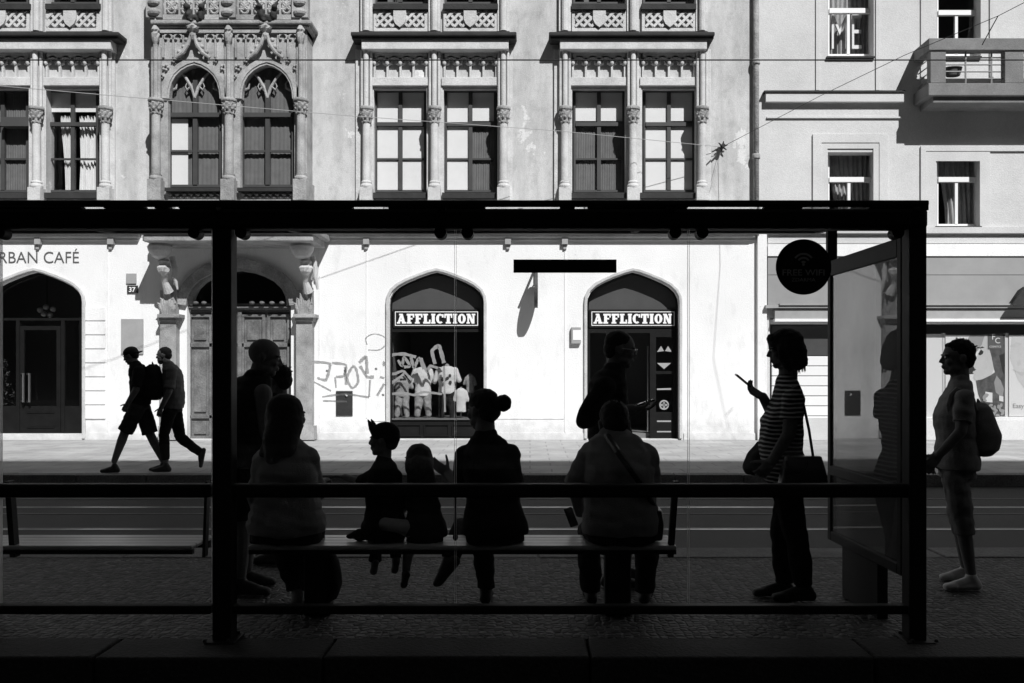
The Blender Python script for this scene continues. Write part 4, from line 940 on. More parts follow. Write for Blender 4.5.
# posters in the shop window
def poster(x0, x1, label, draw):
    t = empty("poster", P((x0 + x1) / 2, 417, FD + .1), label, "poster"); MB().fbox(x0, 335, x1, 416.5, -.10, -.105).build("sheet", "poster_pale", t); draw(t); return t
def disc(mb, px, py, rx, ry, q, n=22, a0=0, tilt=0, z=0):
    pts = []
    for i in range(n):
        t = 2 * math.pi * i / n; u, v = rx * math.cos(t), ry * math.sin(t); pts.append((px + u * math.cos(tilt) - v * math.sin(tilt), py + u * math.sin(tilt) + v * math.cos(tilt)))
    return flat(mb, pts, q)
def flat(mb, pts, q):
    mb.prism([((x - CX) / FPX * (FD + q), EYE + (CY - y) / FPX * (FD + q)) for x, y in pts], FD + q - .0015, FD + q); return mb
def draw1(t):
    Q = lambda pts: [(920 + x / 5.94, 315 + y / 5.94) for x, y in pts]
    flat(MB(), Q([(300, 118), (385, 118), (372, 170), (340, 215), (305, 238), (285, 205), (270, 160)]), .0985).build("printed_hair", "poster_skin", t)
    flat(MB(), Q([(270, 250), (300, 262), (312, 280), (322, 300), (330, 325), (318, 350), (285, 352), (262, 330)]), .0985).build("printed_shade", "poster_dark", t)
    flat(MB(), Q([(395, 118), (505, 118), (505, 600), (395, 600), (345, 470), (330, 385), (430, 350), (445, 340), (420, 250)]), .0985).build("printed_hair", "poster_hair", t)
    flat(MB(), Q([(385, 118), (400, 118), (405, 180), (425, 250), (438, 320), (425, 355), (370, 382), (328, 390), (316, 372), (322, 352), (312, 340), (326, 322), (318, 305), (324, 288), (318, 272), (338, 245), (352, 222), (362, 190)]), .096).build("printed_face", "poster_light_skin", t)
    k = MB(); flat(k, Q([(345, 232), (362, 205), (378, 218), (372, 232), (356, 240)]), .094); flat(k, Q([(352, 200), (368, 186), (384, 194), (370, 196)]), .094); flat(k, Q([(316, 318), (334, 322), (322, 334)]), .094); k.build("printed_features", "poster_dark", t)
    flat(MB(), Q([(455, 360), (480, 390), (498, 440), (490, 490), (450, 460), (440, 400)]), .096).build("printed_lock", "poster_skin", t)
    flat(MB(), Q([(470, 240), (505, 225), (505, 380), (490, 330)]), .096).build("printed_shade", "poster_dark", t)
    flat(MB(), Q([(402, 112), (492, 112), (492, 205), (402, 205)]), .092).build("printed_tag", "poster_tag", t)
    text("lettering", "F", 992.2, 339.5, 5.5, FD + .089, "letter_white", t, thick=.0015); text("lettering", "C", 995.2, 343.2, 5.5, FD + .089, "letter_white", t, thick=.0015)
    text("lettering", "COSMETICS", 995.3, 347.5, 1.8, FD + .089, "letter_white", t, 'CENTER', 0, w_px=11.5, thick=.0015)
    k = MB(); flat(k, Q([(388, 455), (430, 462), (430, 520), (388, 516)]), .090); flat(k, Q([(470, 478), (495, 484), (495, 515), (470, 510)]), .090); k.build("printed_box", "poster_pale", t)
    k = MB(); rnd = random.Random(4)
    for q_ in range(26):
        x, y = rnd.uniform(350, 500), rnd.uniform(530, 598)
        if x < 400: y = rnd.uniform(470, 560)
        disc(k, 920 + x / 5.94, 315 + y / 5.94, 2.2, 1.4, .0872 - .0002 * q_, 9, tilt=rnd.random() * 3)
    k.build("printed_flowers", "poster_skin", t)
def draw2(t):
    flat(MB(), [(1012, 336), (1066, 336), (1066, 400), (1050, 404), (1030, 396), (1018, 380), (1010, 358)], .0985).build("printed_face", "poster_pale_skin", t)
    k = MB(); flat(k, [(1010, 346), (1016, 342), (1022, 344), (1016, 348)], .096); flat(k, [(1017, 362), (1020, 359), (1021, 364), (1018, 366)], .096); flat(k, [(1012, 369), (1020, 372), (1030, 371), (1022, 376)], .096); flat(k, [(1044, 350), (1056, 346), (1060, 352), (1048, 354)], .096)
    k.build("printed_features", "poster_light_skin", t)
    text("lettering", "Easy", 1013, 408, 6, FD + .096, "plate_grey", t, thick=.0015)
poster(945.5, 1005.5, "glossy shop window poster of a woman's face beside a dark FC tag", draw1)
poster(1009, 1068, "pale shop window poster of a face cut by the right edge of the photo", draw2)

# ------------------------------------------------------------------ building behind the camera that shades the road
op = empty("opposite_building", (0, -8, 0), "tall shaded building on the near side of the street, behind the viewer", "building")
oz_h = 23.8
holes = []; 
for i in range(-9, 10):
    for j in range(5): holes.append([(i * 3.2 - .6, 1.2 + j * 4.2), (i * 3.2 + .6, 1.2 + j * 4.2), (i * 3.2 + .6, 3.6 + j * 4.2), (i * 3.2 - .6, 3.6 + j * 4.2)])
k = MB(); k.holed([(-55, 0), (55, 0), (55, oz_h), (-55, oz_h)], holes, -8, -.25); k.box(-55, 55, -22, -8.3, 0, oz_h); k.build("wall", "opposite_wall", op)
MB().box(-55.3, 55.3, -22.2, -7.7, oz_h, oz_h + .3).build("roof", "dark_metal", op)

# ------------------------------------------------------------------ overhead wires
def wire(name, pts, r, label, m="dark_metal", group=None):
    out = []
    for i in range(len(pts) - 1):
        for t in range(8): out.append(Vector(pts[i]).lerp(Vector(pts[i + 1]), t / 8))
    out.append(Vector(pts[-1])); return MB().tube(out, r, 6).build(name, m, label=label, cat="wire")
a = P(-300, 60, 10); b_ = P(1400, 60, 10)
wire("overhead_wire", [a, b_], .0075, "straight dark tram wire running level across the whole upper facade", "black_metal")
wire("overhead_wire", [P(-250, 67, 12.5), P(0, 86, 14), P(340, 115, 16), P(560, 131, 17.4), P(722, 147, FD - .12)], .0055, "slack pale span wire sagging from upper left to the wall anchor", "plate_grey")
wire("overhead_wire", [P(1150, -62, 11.5), P(998, 16, 13), P(905, 55, 14.2), P(820, 96, 16), P(722, 147, FD - .12)], .005, "span wire climbing from the wall anchor to the upper right past the balcony", "dark_metal")
wire("overhead_wire", [P(998, 16, 13), P(982, 45, 13.4)], .008, "short dropper wire hanging in front of the balcony", "dark_metal")
wire("overhead_wire", [P(722, 147, FD - .12), P(706, 205, FD - .05)], .004, "thin cable dropping down the plaster from the wall anchor", "plate_grey")
an = empty("wire_anchor", P(722, 147, FD), "dark iron wire anchor rosette on plaster left of the drainpipe", "anchor")
k = MB(); q = P(722, 147, FD - .05); k.tube([(q.x, FD, q.z), (q.x, FD - .2, q.z)], .04, 10)
for t in range(6): k.cone((q.x, FD - .08, q.z), (q.x + .1 * math.cos(t * 1.05 + .3), FD - .1, q.z + .1 * math.sin(t * 1.05 + .3)), .025, .012, 8)
k.build("rosette", "sooty_stone", an); MB().cone((q.x, FD - .12, q.z), P(712, 152, FD - .3), .02, .012, 8).build("hook", "black_metal", an)

# ------------------------------------------------------------------ the tram stop shelter
SD = 4.70
sh = empty("bus_shelter", P(570, 640, SD), "long black framed glass tram stop shelter with scratched panes and flat roof", "bus shelter")
def sx(px, D=SD): return (px - CX) / FPX * D
def sz(py, D=SD): return EYE + (CY - py) / FPX * D
XL = -5.0; XR = sx(925.5)
for a, bb in ((212, 231), (909.5, 927)):
    k = MB().box(sx(a, SD - .05), sx(bb, SD - .05), SD - .05, SD + .05, 0, sz(226, SD - .05)); k.box(sx(a, SD - .05) - .03, sx(bb, SD - .05) + .03, SD - .09, SD + .09, 0, .012)
    po = k.build("post", "black_metal", sh, bevel=.008)
    for dx in (-1, 1):
        for dy in (-.075, .075):
            MB().lathe((sx((a + bb) / 2) + dx * .062, SD + dy, .012), [(.011, 0), (.011, .010), (.006, .016)], 6).build("bolt", "dark_metal", po)
MB().box(XL, XL + .1, SD - .05, SD + .05, 0, sz(226)).build("post", "black_metal", sh, bevel=.008)
MB().box(XL, sx(929, SD - .06), SD - .06, SD + .06, sz(228, SD - .06), sz(208, SD - .06)).build("beam", "black_metal", sh, bevel=.02)
xl, xr = sx(231, SD) , sx(910, SD)
for x0, x1 in ((XL + .1, sx(212.5)), (xl, xr)):
    MB().box(x0, x1, SD - .035, SD + .035, sz(497), sz(483.5)).build("mid_rail", "black_metal", sh, bevel=.012)
    MB().box(x0, x1, SD - .03, SD + .03, sz(613), sz(604.5)).build("bottom_rail", "black_metal", sh, bevel=.006)
# roof: frame, ribs, smoked glass
zr0, zr1 = sz(205, 4.5), sz(238, 6.3)
RXR = sx(929.5, 4.5)
k = MB(); k.box(XL - .1, RXR, 4.5, 4.56, sz(205.2, 4.5), sz(200, 4.5)); 
ro = k.build("roof", "black_metal", sh, bevel=.006)
def slope(y): return sz(203, 4.5) + (sz(229.5, 6.3) - sz(203, 4.5)) * (y - 4.5) / 1.8
k = MB(); n = 2; pl = [(XL - .1, 4.562), (RXR, 4.562), (RXR, 6.28), (XL - .1, 6.28)]
vs_ = [(x, y, slope(y) + dz) for dz in (0, .008) for x, y in pl]; k.add(vs_, [(0, 1, 2, 3), (4, 5, 6, 7), (0, 1, 5, 4), (1, 2, 6, 5), (2, 3, 7, 6), (3, 0, 4, 7)]); k.build("roof_sheet", "roof_glass", ro)
xrib = [XL, -4.0, -2.9, -1.61, -.45, .72, 2.0]
k = MB()
for x in xrib: k.add([(x + dx, y, slope(y) + dz) for dx in (-.02, .02) for y, dz in ((4.56, -.004), (4.56, -.03), (6.28, -.03), (6.28, -.004))], [(0, 1, 2, 3), (4, 5, 6, 7), (0, 1, 5, 4), (1, 2, 6, 5), (2, 3, 7, 6), (3, 0, 4, 7)])
k.box(XL - .1, RXR, 5.2, 5.24, slope(5.2) - .035, slope(5.2) - .003)
k.build("roof_rib", "black_metal", ro)
MB().box(XL - .1, RXR, 6.282, 6.33, sz(233.5, 6.3), sz(229.3, 6.3)).build("gutter", "dark_metal", ro)
gaps = [(80, 103), (143, 154), (168, 178), (352, 388), (485, 560), (575, 588), (688, 765), (803, 870)]
k = MB(); e0 = -200
for a, bb in gaps + [(926, 927)]: k.box(sx(e0, 4.64), sx(a, 4.64), 4.645, 4.7, sz(208, SD - .06) + .001, slope(4.7) - .004); e0 = bb
k.build("packer", "black_metal", ro)
# back panes with pale strips standing in for refracted light along their edges, clamps
panes = [(231.5, 454.6), (456.2, 687.6), (689.2, 909.5), (2, 212), (-190, .4)]
for a, bb in panes:
    g = MB().box(sx(a), sx(bb), SD - .005, SD + .005, sz(603), sz(229)).build("glass_pane", "shelter_glass", sh)
    for x in (a, bb):
        k = MB(); k.box(sx(x) - .0009, sx(x) + .0009, SD - .006, SD + .006, sz(603), sz(229)); k.build("pane_edge", "glass_edge", g)
for x in (1, 195, 242, 440.5, 467.5, 675, 702, 897):
    q = P(x, 233, SD - .02); k = MB()
    vs_ = [(q.x + .031 * math.cos(t * math.pi / 10), q.y + dy, q.z + .031 * math.sin(t * math.pi / 10)) for dy in (-.02, .05) for t in range(20)]
    k.add(vs_, [(i, (i + 1) % 20, (i + 1) % 20 + 20, i + 20) for i in range(20)] + [tuple(range(20)), tuple(range(20, 40))]); k.box(q.x - .01, q.x + .01, q.y + .045, q.y + .06, q.z, sz(227))
    k.build("glass_clamp", "black_metal", sh)
k = MB(); k.tube([P(455.4, 497, SD + .02), P(455.4, 535, SD + .02)], .006, 6); k.ball(P(455.4, 537, SD + .02), (.014, .014, .02), n=10); k.build("pane_clip", "black_metal", sh)
# stickers on the glass
q = SD - .0075
k = MB(); k.box(sx(513.5, q), sx(616.5, q), q - .0015, q, sz(272.8, q), sz(259.5, q)); k.build("glass_strip", "signboard", sh, label="plain black strip stuck on the back pane")
def sflat(mb, pts, qq): mb.prism([((x - CX) / FPX * qq, EYE + (CY - y) / FPX * qq) for x, y in pts], qq - .0015, qq); return mb
ws = sflat(MB(), [(803.5 + 27.8 * math.cos(t * math.pi / 32), 267 + 27.8 * math.sin(t * math.pi / 32)) for t in range(64)], q).build("wifi_sign", "signboard", sh)
k = MB(); q2 = q - .002
for r_ in (3.2, 7.2, 11.2):
    pts = [(803.5 + r_ * math.cos(R(a_)), 264 + r_ * math.sin(R(a_))) for a_ in range(-145, -34, 10)]
    pts += [(803.5 + (r_ - 2) * math.cos(R(a_)), 264 + (r_ - 2) * math.sin(R(a_))) for a_ in range(-35, -146, -10)]; sflat(k, pts, q2)
sflat(k, [(803.5 + 1.5 * math.cos(t), 264.5 + 1.5 * math.sin(t)) for t in range(6)], q2); k.build("wifi_symbol", "letter_grey", ws)
text("lettering", "FREE WIFI", 803.5, 275.5, 6.2, q2, "letter_grey", ws, 'CENTER', .01, w_px=42, thick=.001)
text("lettering", "ZDARMA", 803.5, 281.5, 3.6, q2, "letter_grey", ws, 'CENTER', 0, w_px=24, thick=.001)
wallg.build("graffiti", "spray", sh, label="grey spray scrawl on the back pane")
# glazed advert case forming the end wall
CXP = 2.0; y0, y1 = 4.76, 5.82
def turned(mb, a=R(2.05)):
    ca, sa = math.cos(a), math.sin(a); mb.v = [(CXP + (x - CXP) * ca - (y - y0) * sa, y0 + (x - CXP) * sa + (y - y0) * ca, z) for x, y, z in mb.v]; return mb
k = MB(); zt, zb_ = 2.115, .32
k.box(CXP - .04, CXP + .06, y0, y0 + .05, zb_, zt); k.box(CXP - .04, CXP + .06, y1 - .05, y1, zb_, zt); k.box(CXP - .04, CXP + .06, y0 + .05, y1 - .05, zt - .10, zt); k.box(CXP - .04, CXP + .06, y0 + .05, y1 - .05, zb_, zb_ + .06)
k.box(CXP - .045, CXP + .062, y0 + .05, y1 - .05, .74, .80)
ac = turned(k).build("advert_case", "black_metal", sh, bevel=.006)
turned(MB().box(CXP + .0, CXP + .02, y0 + .05, y1 - .05, zb_ + .06, zt - .10)).build("poster_back", "shop_grey", ac)
turned(MB().box(CXP - .028, CXP - .024, y0 + .05, y1 - .05, zb_ + .06, zt - .10)).build("case_glass", "case_glass", ac)
turned(MB().box(CXP - .02, CXP + .04, 5.1, 5.62, 0, zb_ - .001)).build("case_foot", "black_metal", ac)
MB().box(CXP - .09, CXP - .03, y1 - .05, y1 - .01, zt + .001, slope(5.8) - .01).build("stay", "black_metal", ac)
# benches
def bench(x0, x1, legs, label, brk):
    t = empty("bench", ((x0 + x1) / 2, 5.05, 0), label, "bench", "shelter benches")
    k = MB()
    for i in range(4): k.box(x0, x1, 4.92 + i * .084, 4.92 + i * .084 + .081, .424, .45)
    k.build("seat", "seat_wood", t, bevel=.008)
    MB().box(x0, x1, 4.935, 4.965, .40, .423).box(x0, x1, 5.2, 5.23, .385, .423).build("seat_rail", "black_metal", t)
    for x in legs: MB().box(x - .075, x + .075, 5.16, 5.26, 0, .423).build("leg", "black_metal", t, bevel=.01)
    for x, sg in brk: MB().prism([(x, .385), (x + sg * .03, .385), (x + sg * .06, .80), (x + sg * .03, .80)], 4.93, 4.98).build("bracket", "black_metal", t)
mat("seat_wood", .42, .36, .15, 6, spec=.7)
bench(sx(255, 5.05), sx(673, 5.05), [sx(312, 5.05), sx(620, 5.05)], "wooden slat bench under the middle glass panes, six people sitting along it", [(sx(669, 4.9), 1)])
bench(-4.4, sx(200, 5.05), [-4.2, -3.2], "empty wooden slat bench in the left bay of the shelter", [(sx(200, 4.9), .5), (sx(12, 4.9), -1)])

# ------------------------------------------------------------------ people
Z = Vector((0, 0, 1))
def axes(yaw, pitch=0, roll=0):
    """right, forward, up; yaw 0 looks away from the viewer, 90 to the right, -90 to the left"""
    y = R(yaw); f = Vector((math.sin(y), math.cos(y), 0)); r = Vector((math.cos(y), -math.sin(y), 0)); p = R(pitch)
    f2 = f * math.cos(p) + Z * math.sin(p); u2 = Z * math.cos(p) - f * math.sin(p); ro = R(roll)
    return r * math.cos(ro) + u2 * math.sin(ro), f2, u2 * math.cos(ro) - r * math.sin(ro)
def add_head(mb, c, ax, s, beard=0):
    r, f, u = ax
    def E(x, y, z, a, b, d, n=16): mb.ball(c + (r * x + f * y + u * z) * s, (a * s, b * s, d * s), ax, n)
    E(0, -.008, .03, .077, .099, .088, 20); E(0, .03, -.035, .060, .066, .078, 18); E(0, .066, -.088, .026, .024, .022)
    E(0, .02, -.06, .052, .05, .045)
    mb.cone(c + (f * .092 + u * .014) * s, c + (f * .108 - u * .02) * s, .008 * s, .0125 * s, 10)
    for q in (-1, 1):
        E(q * .012, .100, -.025, .009, .010, .007, 8); E(q * .03, .083, .024, .026, .016, .008, 10); E(q * .038, .066, -.022, .026, .026, .024, 10)
        E(q * .079, -.006, -.006, .009, .019, .032, 10); E(q * .084, -.014, .006, .008, .012, .018, 8); E(q * .045, .03, -.065, .02, .04, .025, 10)
    E(0, .094, -.051, .023, .010, .0055, 10); E(0, .092, -.062, .020, .010, .006, 10)
    if beard: E(0, .055, -.082, .045, .045, .04)
def add_eyes(c, ax, s, parent):
    r, f, u = ax
    for q in (-1, 1):
        MB().ball(c + (r * q * .031 + f * .0815 + u * .008) * s, (.0125 * s,) * 3, n=10).build("eye", "eye_white", parent, smooth=True)
def add_hand(mb, w, d, n, side, curl=.5, s=1.0, spread=.1, close=1.0):
    """wrist, finger direction, direction the palm faces, direction the thumb side points"""
    d = Vector(d).normalized(); n = Vector(n); n = (n - d * n.dot(d)).normalized(); t = d.cross(n)
    if t.dot(Vector(side)) < 0: t = -t
    kn = []
    for i, o in enumerate((.030, .010, -.010, -.028)):
        k = w + d * (.088 - .004 * abs(i - 1)) * s + t * o * s; kn.append(k)
        mb.cone(w + d * .012 * s + t * o * .7 * s, k, .015 * s, .0115 * s, 8)
    for i, L in enumerate((.072, .080, .074, .058)):
        p = kn[i]; dd = (d + t * spread * (1.5 - i) * .35).normalized(); rr = (.0098, .0090, .0082, .0072)
        for j, fr in enumerate((.45, .32, .23)):
            a = curl * (.75, 1.0, .8)[j] * close; dd = (dd * math.cos(a) + n * math.sin(a)).normalized(); e = p + dd * L * fr * s
            mb.cone(p, e, rr[j] * s, rr[j + 1] * s, 8); p = e
    p = w + d * .022 * s + t * .024 * s; dd = (d * .6 + t * .75 + n * .35).normalized()
    for L, r0, r1, b in ((.042, .015, .0115, 0), (.032, .0115, .010, .35), (.026, .010, .008, .3)):
        dd = (dd + d * b * .6 + n * b * curl * .6).normalized(); e = p + dd * L * s; mb.cone(p, e, r0 * s, r1 * s, 8); p = e
def along(pts, t):
    i = min(int(t), len(pts) - 2); return pts[i].lerp(pts[i + 1], t - i)

def person(label, D, yaw, head, torso, arms, legs, hair=None, hh=.225, hyaw=None, hpitch=0, hroll=0, skin="skin", top="dark_cloth", bottom="dark_cloth", shoe="shoe_dark",
           pw=2.4, neck=.055, sleeve=.85, leg_to=2.0, arm_r=1.0, leg_r=1.0, group=None, fold=.004, beard=0, voxel=.0075, foot=.24, extra=None, top_name="t_shirt", bottom_name="trousers", head_s=None):
    J = lambda q, dz=0: P(q[0], q[1], D + (q[2] if len(q) > 2 else 0))
    hc = J(head); ax = axes(hyaw if hyaw is not None else yaw, hpitch, hroll); s = hh / .228
    rB, fB, uB = axes(yaw); base = P(torso[0][0], CY, D); base.z = 0
    t = empty("person", base, label, "person", group)
    rings = []
    for q in torso: rings.append((J(q), q[3], q[4]))
    body = MB(); shirt = MB(); trs = MB()
    mk = lambda k, g=0: [(c, rB * (w * k + g), fB * (d * k + g)) for c, w, d in rings]
    body.loft(mk(.93, -.004), 22, pw); sr = mk(1.0, .006); g_ = .013; sr = [(sr[0][0] * .55 + sr[1][0] * .45, sr[0][1] + rB * g_, sr[0][2] + fB * g_), (sr[1][0], sr[1][1] + rB * .010, sr[1][2] + fB * .010)] + sr[2:]; shirt.loft(sr, 24, pw)
    top_c = rings[-1][0]
    shirt.ball(top_c.lerp(hc, .10) - Z * .01, (rings[-1][1] * .92, rings[-1][2] * 1.05, .055), (rB, fB, Z))
    shirt.ball(rings[-2][0].lerp(top_c, .45), (rings[-2][1] * .86, rings[-2][2] * .92, .06), (rB, fB, Z))
    body.cone(top_c + Z * -.03, hc + (-ax[2] * .05 - ax[1] * .012) * s, neck * 1.08, neck)
    body.ball(top_c - Z * .02, (rings[-1][1] * .8, rings[-1][2] * .95, .05), (rB, fB, Z))
    add_head(body, hc, ax, s, beard)
    for a in arms:
        pts = [J(q) for q in a['p']]; rr = [.052 * arm_r, .041 * arm_r, .030 * arm_r]
        body.cone(pts[0], pts[1], rr[0], rr[1]); body.cone(pts[1], pts[2], rr[1], rr[2])
        dv = (pts[2] - pts[1]).normalized(); d2 = Vector(a['d']) if 'd' in a else dv
        add_hand(body, pts[2], d2, a.get('n', (0, 0, -1)), a.get('t', (0, 1, 0)), a.get('c', .5), a.get('s', s if hh < .2 else .95), a.get('sp', .25))
        sl = a.get('sleeve', sleeve)
        if sl > 0:
            shirt.ball(pts[0], (.07 * arm_r,) * 3)
            if sl <= 1: shirt.tube([pts[0], along(pts, sl * .5), along(pts, sl)], [.068 * arm_r, .066 * arm_r, .068 * arm_r], 14)
            else: shirt.cone(pts[0], pts[1], .064 * arm_r, .054 * arm_r); shirt.cone(pts[1], along(pts, sl), .054 * arm_r, .042 * arm_r)
    tr_ = mk(1.0, .0); trs.loft(tr_[:2] + [(tr_[1][0].lerp(tr_[2][0], .4), tr_[2][1], tr_[2][2])], 24, pw)
    for L in legs:
        pts = [J(q) for q in L['p']]; rr = [.082 * leg_r, .056 * leg_r, .036 * leg_r]
        cf = pts[1].lerp(pts[2], .3)
        body.cone(pts[0], pts[1], rr[0], rr[1]); body.cone(pts[1], cf, rr[1] * .95, rr[1] * .98); body.cone(cf, pts[2], rr[1] * .98, rr[2])
        to = L.get('to', leg_to); lo = L.get('loose', 1.0)
        if to > 0:
            trs.ball(pts[0], (rr[0] * 1.14,) * 3)
            if to <= 1: trs.tube([pts[0], along(pts, to * .6), along(pts, to)], [rr[0] * 1.14, rr[0] * 1.12, rr[1] * 1.36 * lo], 16)
            else: trs.cone(pts[0], pts[1], rr[0] * 1.14, rr[1] * 1.25 * lo)
            if to > 1: trs.tube([pts[1], along(pts, 1 + (to - 1) * .5), along(pts, to)], [rr[1] * 1.22 * lo, rr[1] * 1.16 * lo, (rr[1] * 1.2 + (rr[2] * 1.5 - rr[1] * 1.2) * (to - 1)) * lo], 16)
        an, toe = pts[2], J(L['toe']); fd = (toe - an); fl = Vector((fd.x, fd.y, fd.z)).normalized(); sole = -Z if abs(fl.z) < .8 else -fB
        side = fl.cross(sole).normalized(); dn = side.cross(fl).normalized()
        if dn.z > 0: dn = -dn
        k = foot / .24; k_ = MB() if shoe else body
        flat_ = an.z < .2 and not L.get('tip')
        if flat_:
            fl = Vector((fd.x, fd.y, 0)).normalized(); side = fl.cross(-Z); dn = -Z; z_ = lambda h: Vector((0, 0, h * k - an.z)); 
            heel = an - fl * .042 * k + z_(.036); ball = an + fl * .125 * k + z_(.032); tip = an + fl * .175 * k + z_(.026); ins = an + fl * .06 * k + z_(.054)
            k_.cone(an + z_(min(.10, an.z / k)), heel, .040 * k, .036 * k); k_.cone(an + z_(.078), ins, .036 * k, .030 * k)
        else:
            heel = an - fl * .045 * k + dn * .035 * k; ball = an + fl * .135 * k + dn * .045 * k; tip = an + fl * .185 * k + dn * .052 * k; ins = an + fl * .10 * k + dn * .028 * k
            k_.cone(an, heel, .042 * k, .034 * k); k_.cone(an + dn * .005, ins, .042 * k, .034 * k)
        k_.cone(ins, ball, .034 * k, .032 * k); k_.cone(heel, ball, .033 * k, .032 * k); k_.cone(ball, tip, .032 * k, .025 * k)
        k_.cone(ball + side * .014 * k, tip + side * .014 * k, .028 * k, .022 * k); k_.cone(ball - side * .012 * k, tip - side * .012 * k, .028 * k, .022 * k)
        if shoe: k_.fuse("shoe", L.get('shoe', shoe), t, .006, 3)
        body.cone(pts[2], an + dn * .02 * k, rr[2], .034 * k)
    if extra: extra(locals())
    body.fuse("body", skin, t, min(voxel, .0056), 2); shirt.fuse(top_name, top, t, .008, 3, .010, 7, fold=fold * 1.5, cloth=True)
    trs.fuse(bottom_name, bottom, t, .008, 3, .010, 8, fold=fold * 1.5, cloth=True)
    add_eyes(hc, ax, s, t)
    if hair: add_hair(hair, hc, ax, s, t, lambda q: J(q))
    return t, dict(hc=hc, ax=ax, s=s, J=J, rings=rings, rB=rB, fB=fB)

def add_hair(kind, c, ax, s, t, J):
    st, m = kind[0], kind[1]; r, f, u = ax; k = MB(); W = lambda x, y, z: c + (r * x + f * y + u * z) * s
    def E(x, y, z, a, b, d, n=18): k.ball(W(x, y, z), (a * s, b * s, d * s), ax, n)
    amp = .003
    if st == 'cropped':
        E(0, -.018, .043, .079, .096, .082); E(0, -.055, .0, .068, .055, .07)
    elif st == 'short':
        E(0, -.02, .05, .083, .098, .083); E(0, -.06, .005, .074, .055, .075); E(0, .04, .088, .05, .04, .022); amp = .005
    elif st == 'bob':
        E(0, -.012, .045, .094, .112, .092); E(0, -.062, -.02, .098, .07, .105); E(0, -.06, -.075, .10, .072, .065)
        for q in (-1, 1): E(q * .082, .012, -.02, .026, .05, .085); E(q * .08, -.01, -.085, .03, .055, .05)
        E(0, .066, .085, .06, .04, .03); amp = .007
    elif st == 'long':
        E(0, -.016, .045, .090, .108, .09); E(0, -.06, -.01, .092, .066, .11)
        for q in (-1, 1): E(q * .078, 0, -.03, .024, .05, .08)
        pts = kind[2]
        for p0, p1, r0, r1 in pts: k.cone(J(p0), J(p1), r0, r1, 14)
        amp = .003
    elif st == 'bun':
        E(0, -.014, .046, .084, .102, .084); E(0, -.06, .0, .074, .055, .075); b = J(kind[2]); k.ball(b, (.052 * s, .05 * s, .05 * s), n=16); k.cone(W(0, -.09, .03), b, .03 * s, .03 * s)
        k.ball(b + Vector((.02, 0, .012)), (.03 * s,) * 3); amp = .006
    k.fuse("hair", m, t, .007, 10 if st == "long" else 4, amp, 40)
    if st == 'short':
        mb = MB(); rnd = random.Random(int(abs(c.x) * 1000))
        for i in range(34):
            a = rnd.uniform(0, 6.28); e = rnd.uniform(.15, 1.4); d_ = Vector((math.cos(a) * math.cos(e), math.sin(a) * math.cos(e) * 1.1, math.sin(e)))
            if d_.y > .55 and d_.z < .6: continue
            p0 = W(d_.x * .082, -.02 + d_.y * .094, .048 + d_.z * .080); tt = Vector((rnd.uniform(-1, 1), rnd.uniform(-1, .3), rnd.uniform(-.6, .5))) * .010
            mb.tube([p0, W(d_.x * .089, -.02 + d_.y * .102, .05 + d_.z * .088) + tt * .5, W(d_.x * .093, -.02 + d_.y * .106, .05 + d_.z * .090) + tt * 1.3], [.004 * s, .003 * s, .001 * s], 4)
        mb.build('loose_strand', m, t)
    if st == 'bob' or st == 'long':
        mb = MB(); rnd = random.Random(5)       # loose strands
        for i in range(60):
            a = rnd.uniform(-2.2, 2.2); x, y = .098 * math.sin(a), -.03 - .075 * math.cos(a); z0 = rnd.uniform(-.02, .05); z1 = -.13 - rnd.random() * .03
            if st == 'long': z1 -= .12
            mb.tube([W(x * .95, y, z0), W(x * 1.06, y * 1.05, (z0 + z1) / 2), W(x * (1.0 + .12 * rnd.random()), y, z1)], [.006 * s, .006 * s, .0015 * s], 5)
        mb.build("loose_strand", m, t)

# --- two men walking past on the far pavement
t, i = person("man in dark tee and shorts leading the two walkers on the far pavement", 12.6, -90, (131, 356, 0),
    [(140, 408, 0, .15, .115), (140, 401, 0, .155, .12), (140.5, 390, 0, .16, .115), (140, 378, 0, .175, .12), (139, 369, 0, .18, .105), (136.5, 364.5, 0, .10, .07)],
    [dict(p=[(139, 371, -.19), (136, 390, -.24), (127.5, 404, -.22)], d=(-.6, 0, -1), n=(0, 1, 0), t=(-1, 0, 0), c=.7), dict(p=[(139, 371, .19), (141, 391, .23), (133, 403, .22)], d=(-.5, 0, -1), n=(0, -1, 0), t=(-1, 0, 0), c=.6)],
    [dict(p=[(137, 409, -.09), (125, 432, -.10), (114.5, 460.5, -.10)], toe=(103, 466.5, -.10), to=.98, loose=1.25), dict(p=[(143, 409, .09), (150, 434, .09), (163, 460.5, .10)], toe=(151, 467, .10), to=.98, loose=1.25)],
    hair=('cropped', 'hair'), hpitch=-20, top="black_cloth", bottom="dark_cloth", bottom_name="shorts", leg_r=1.15, arm_r=1.15)
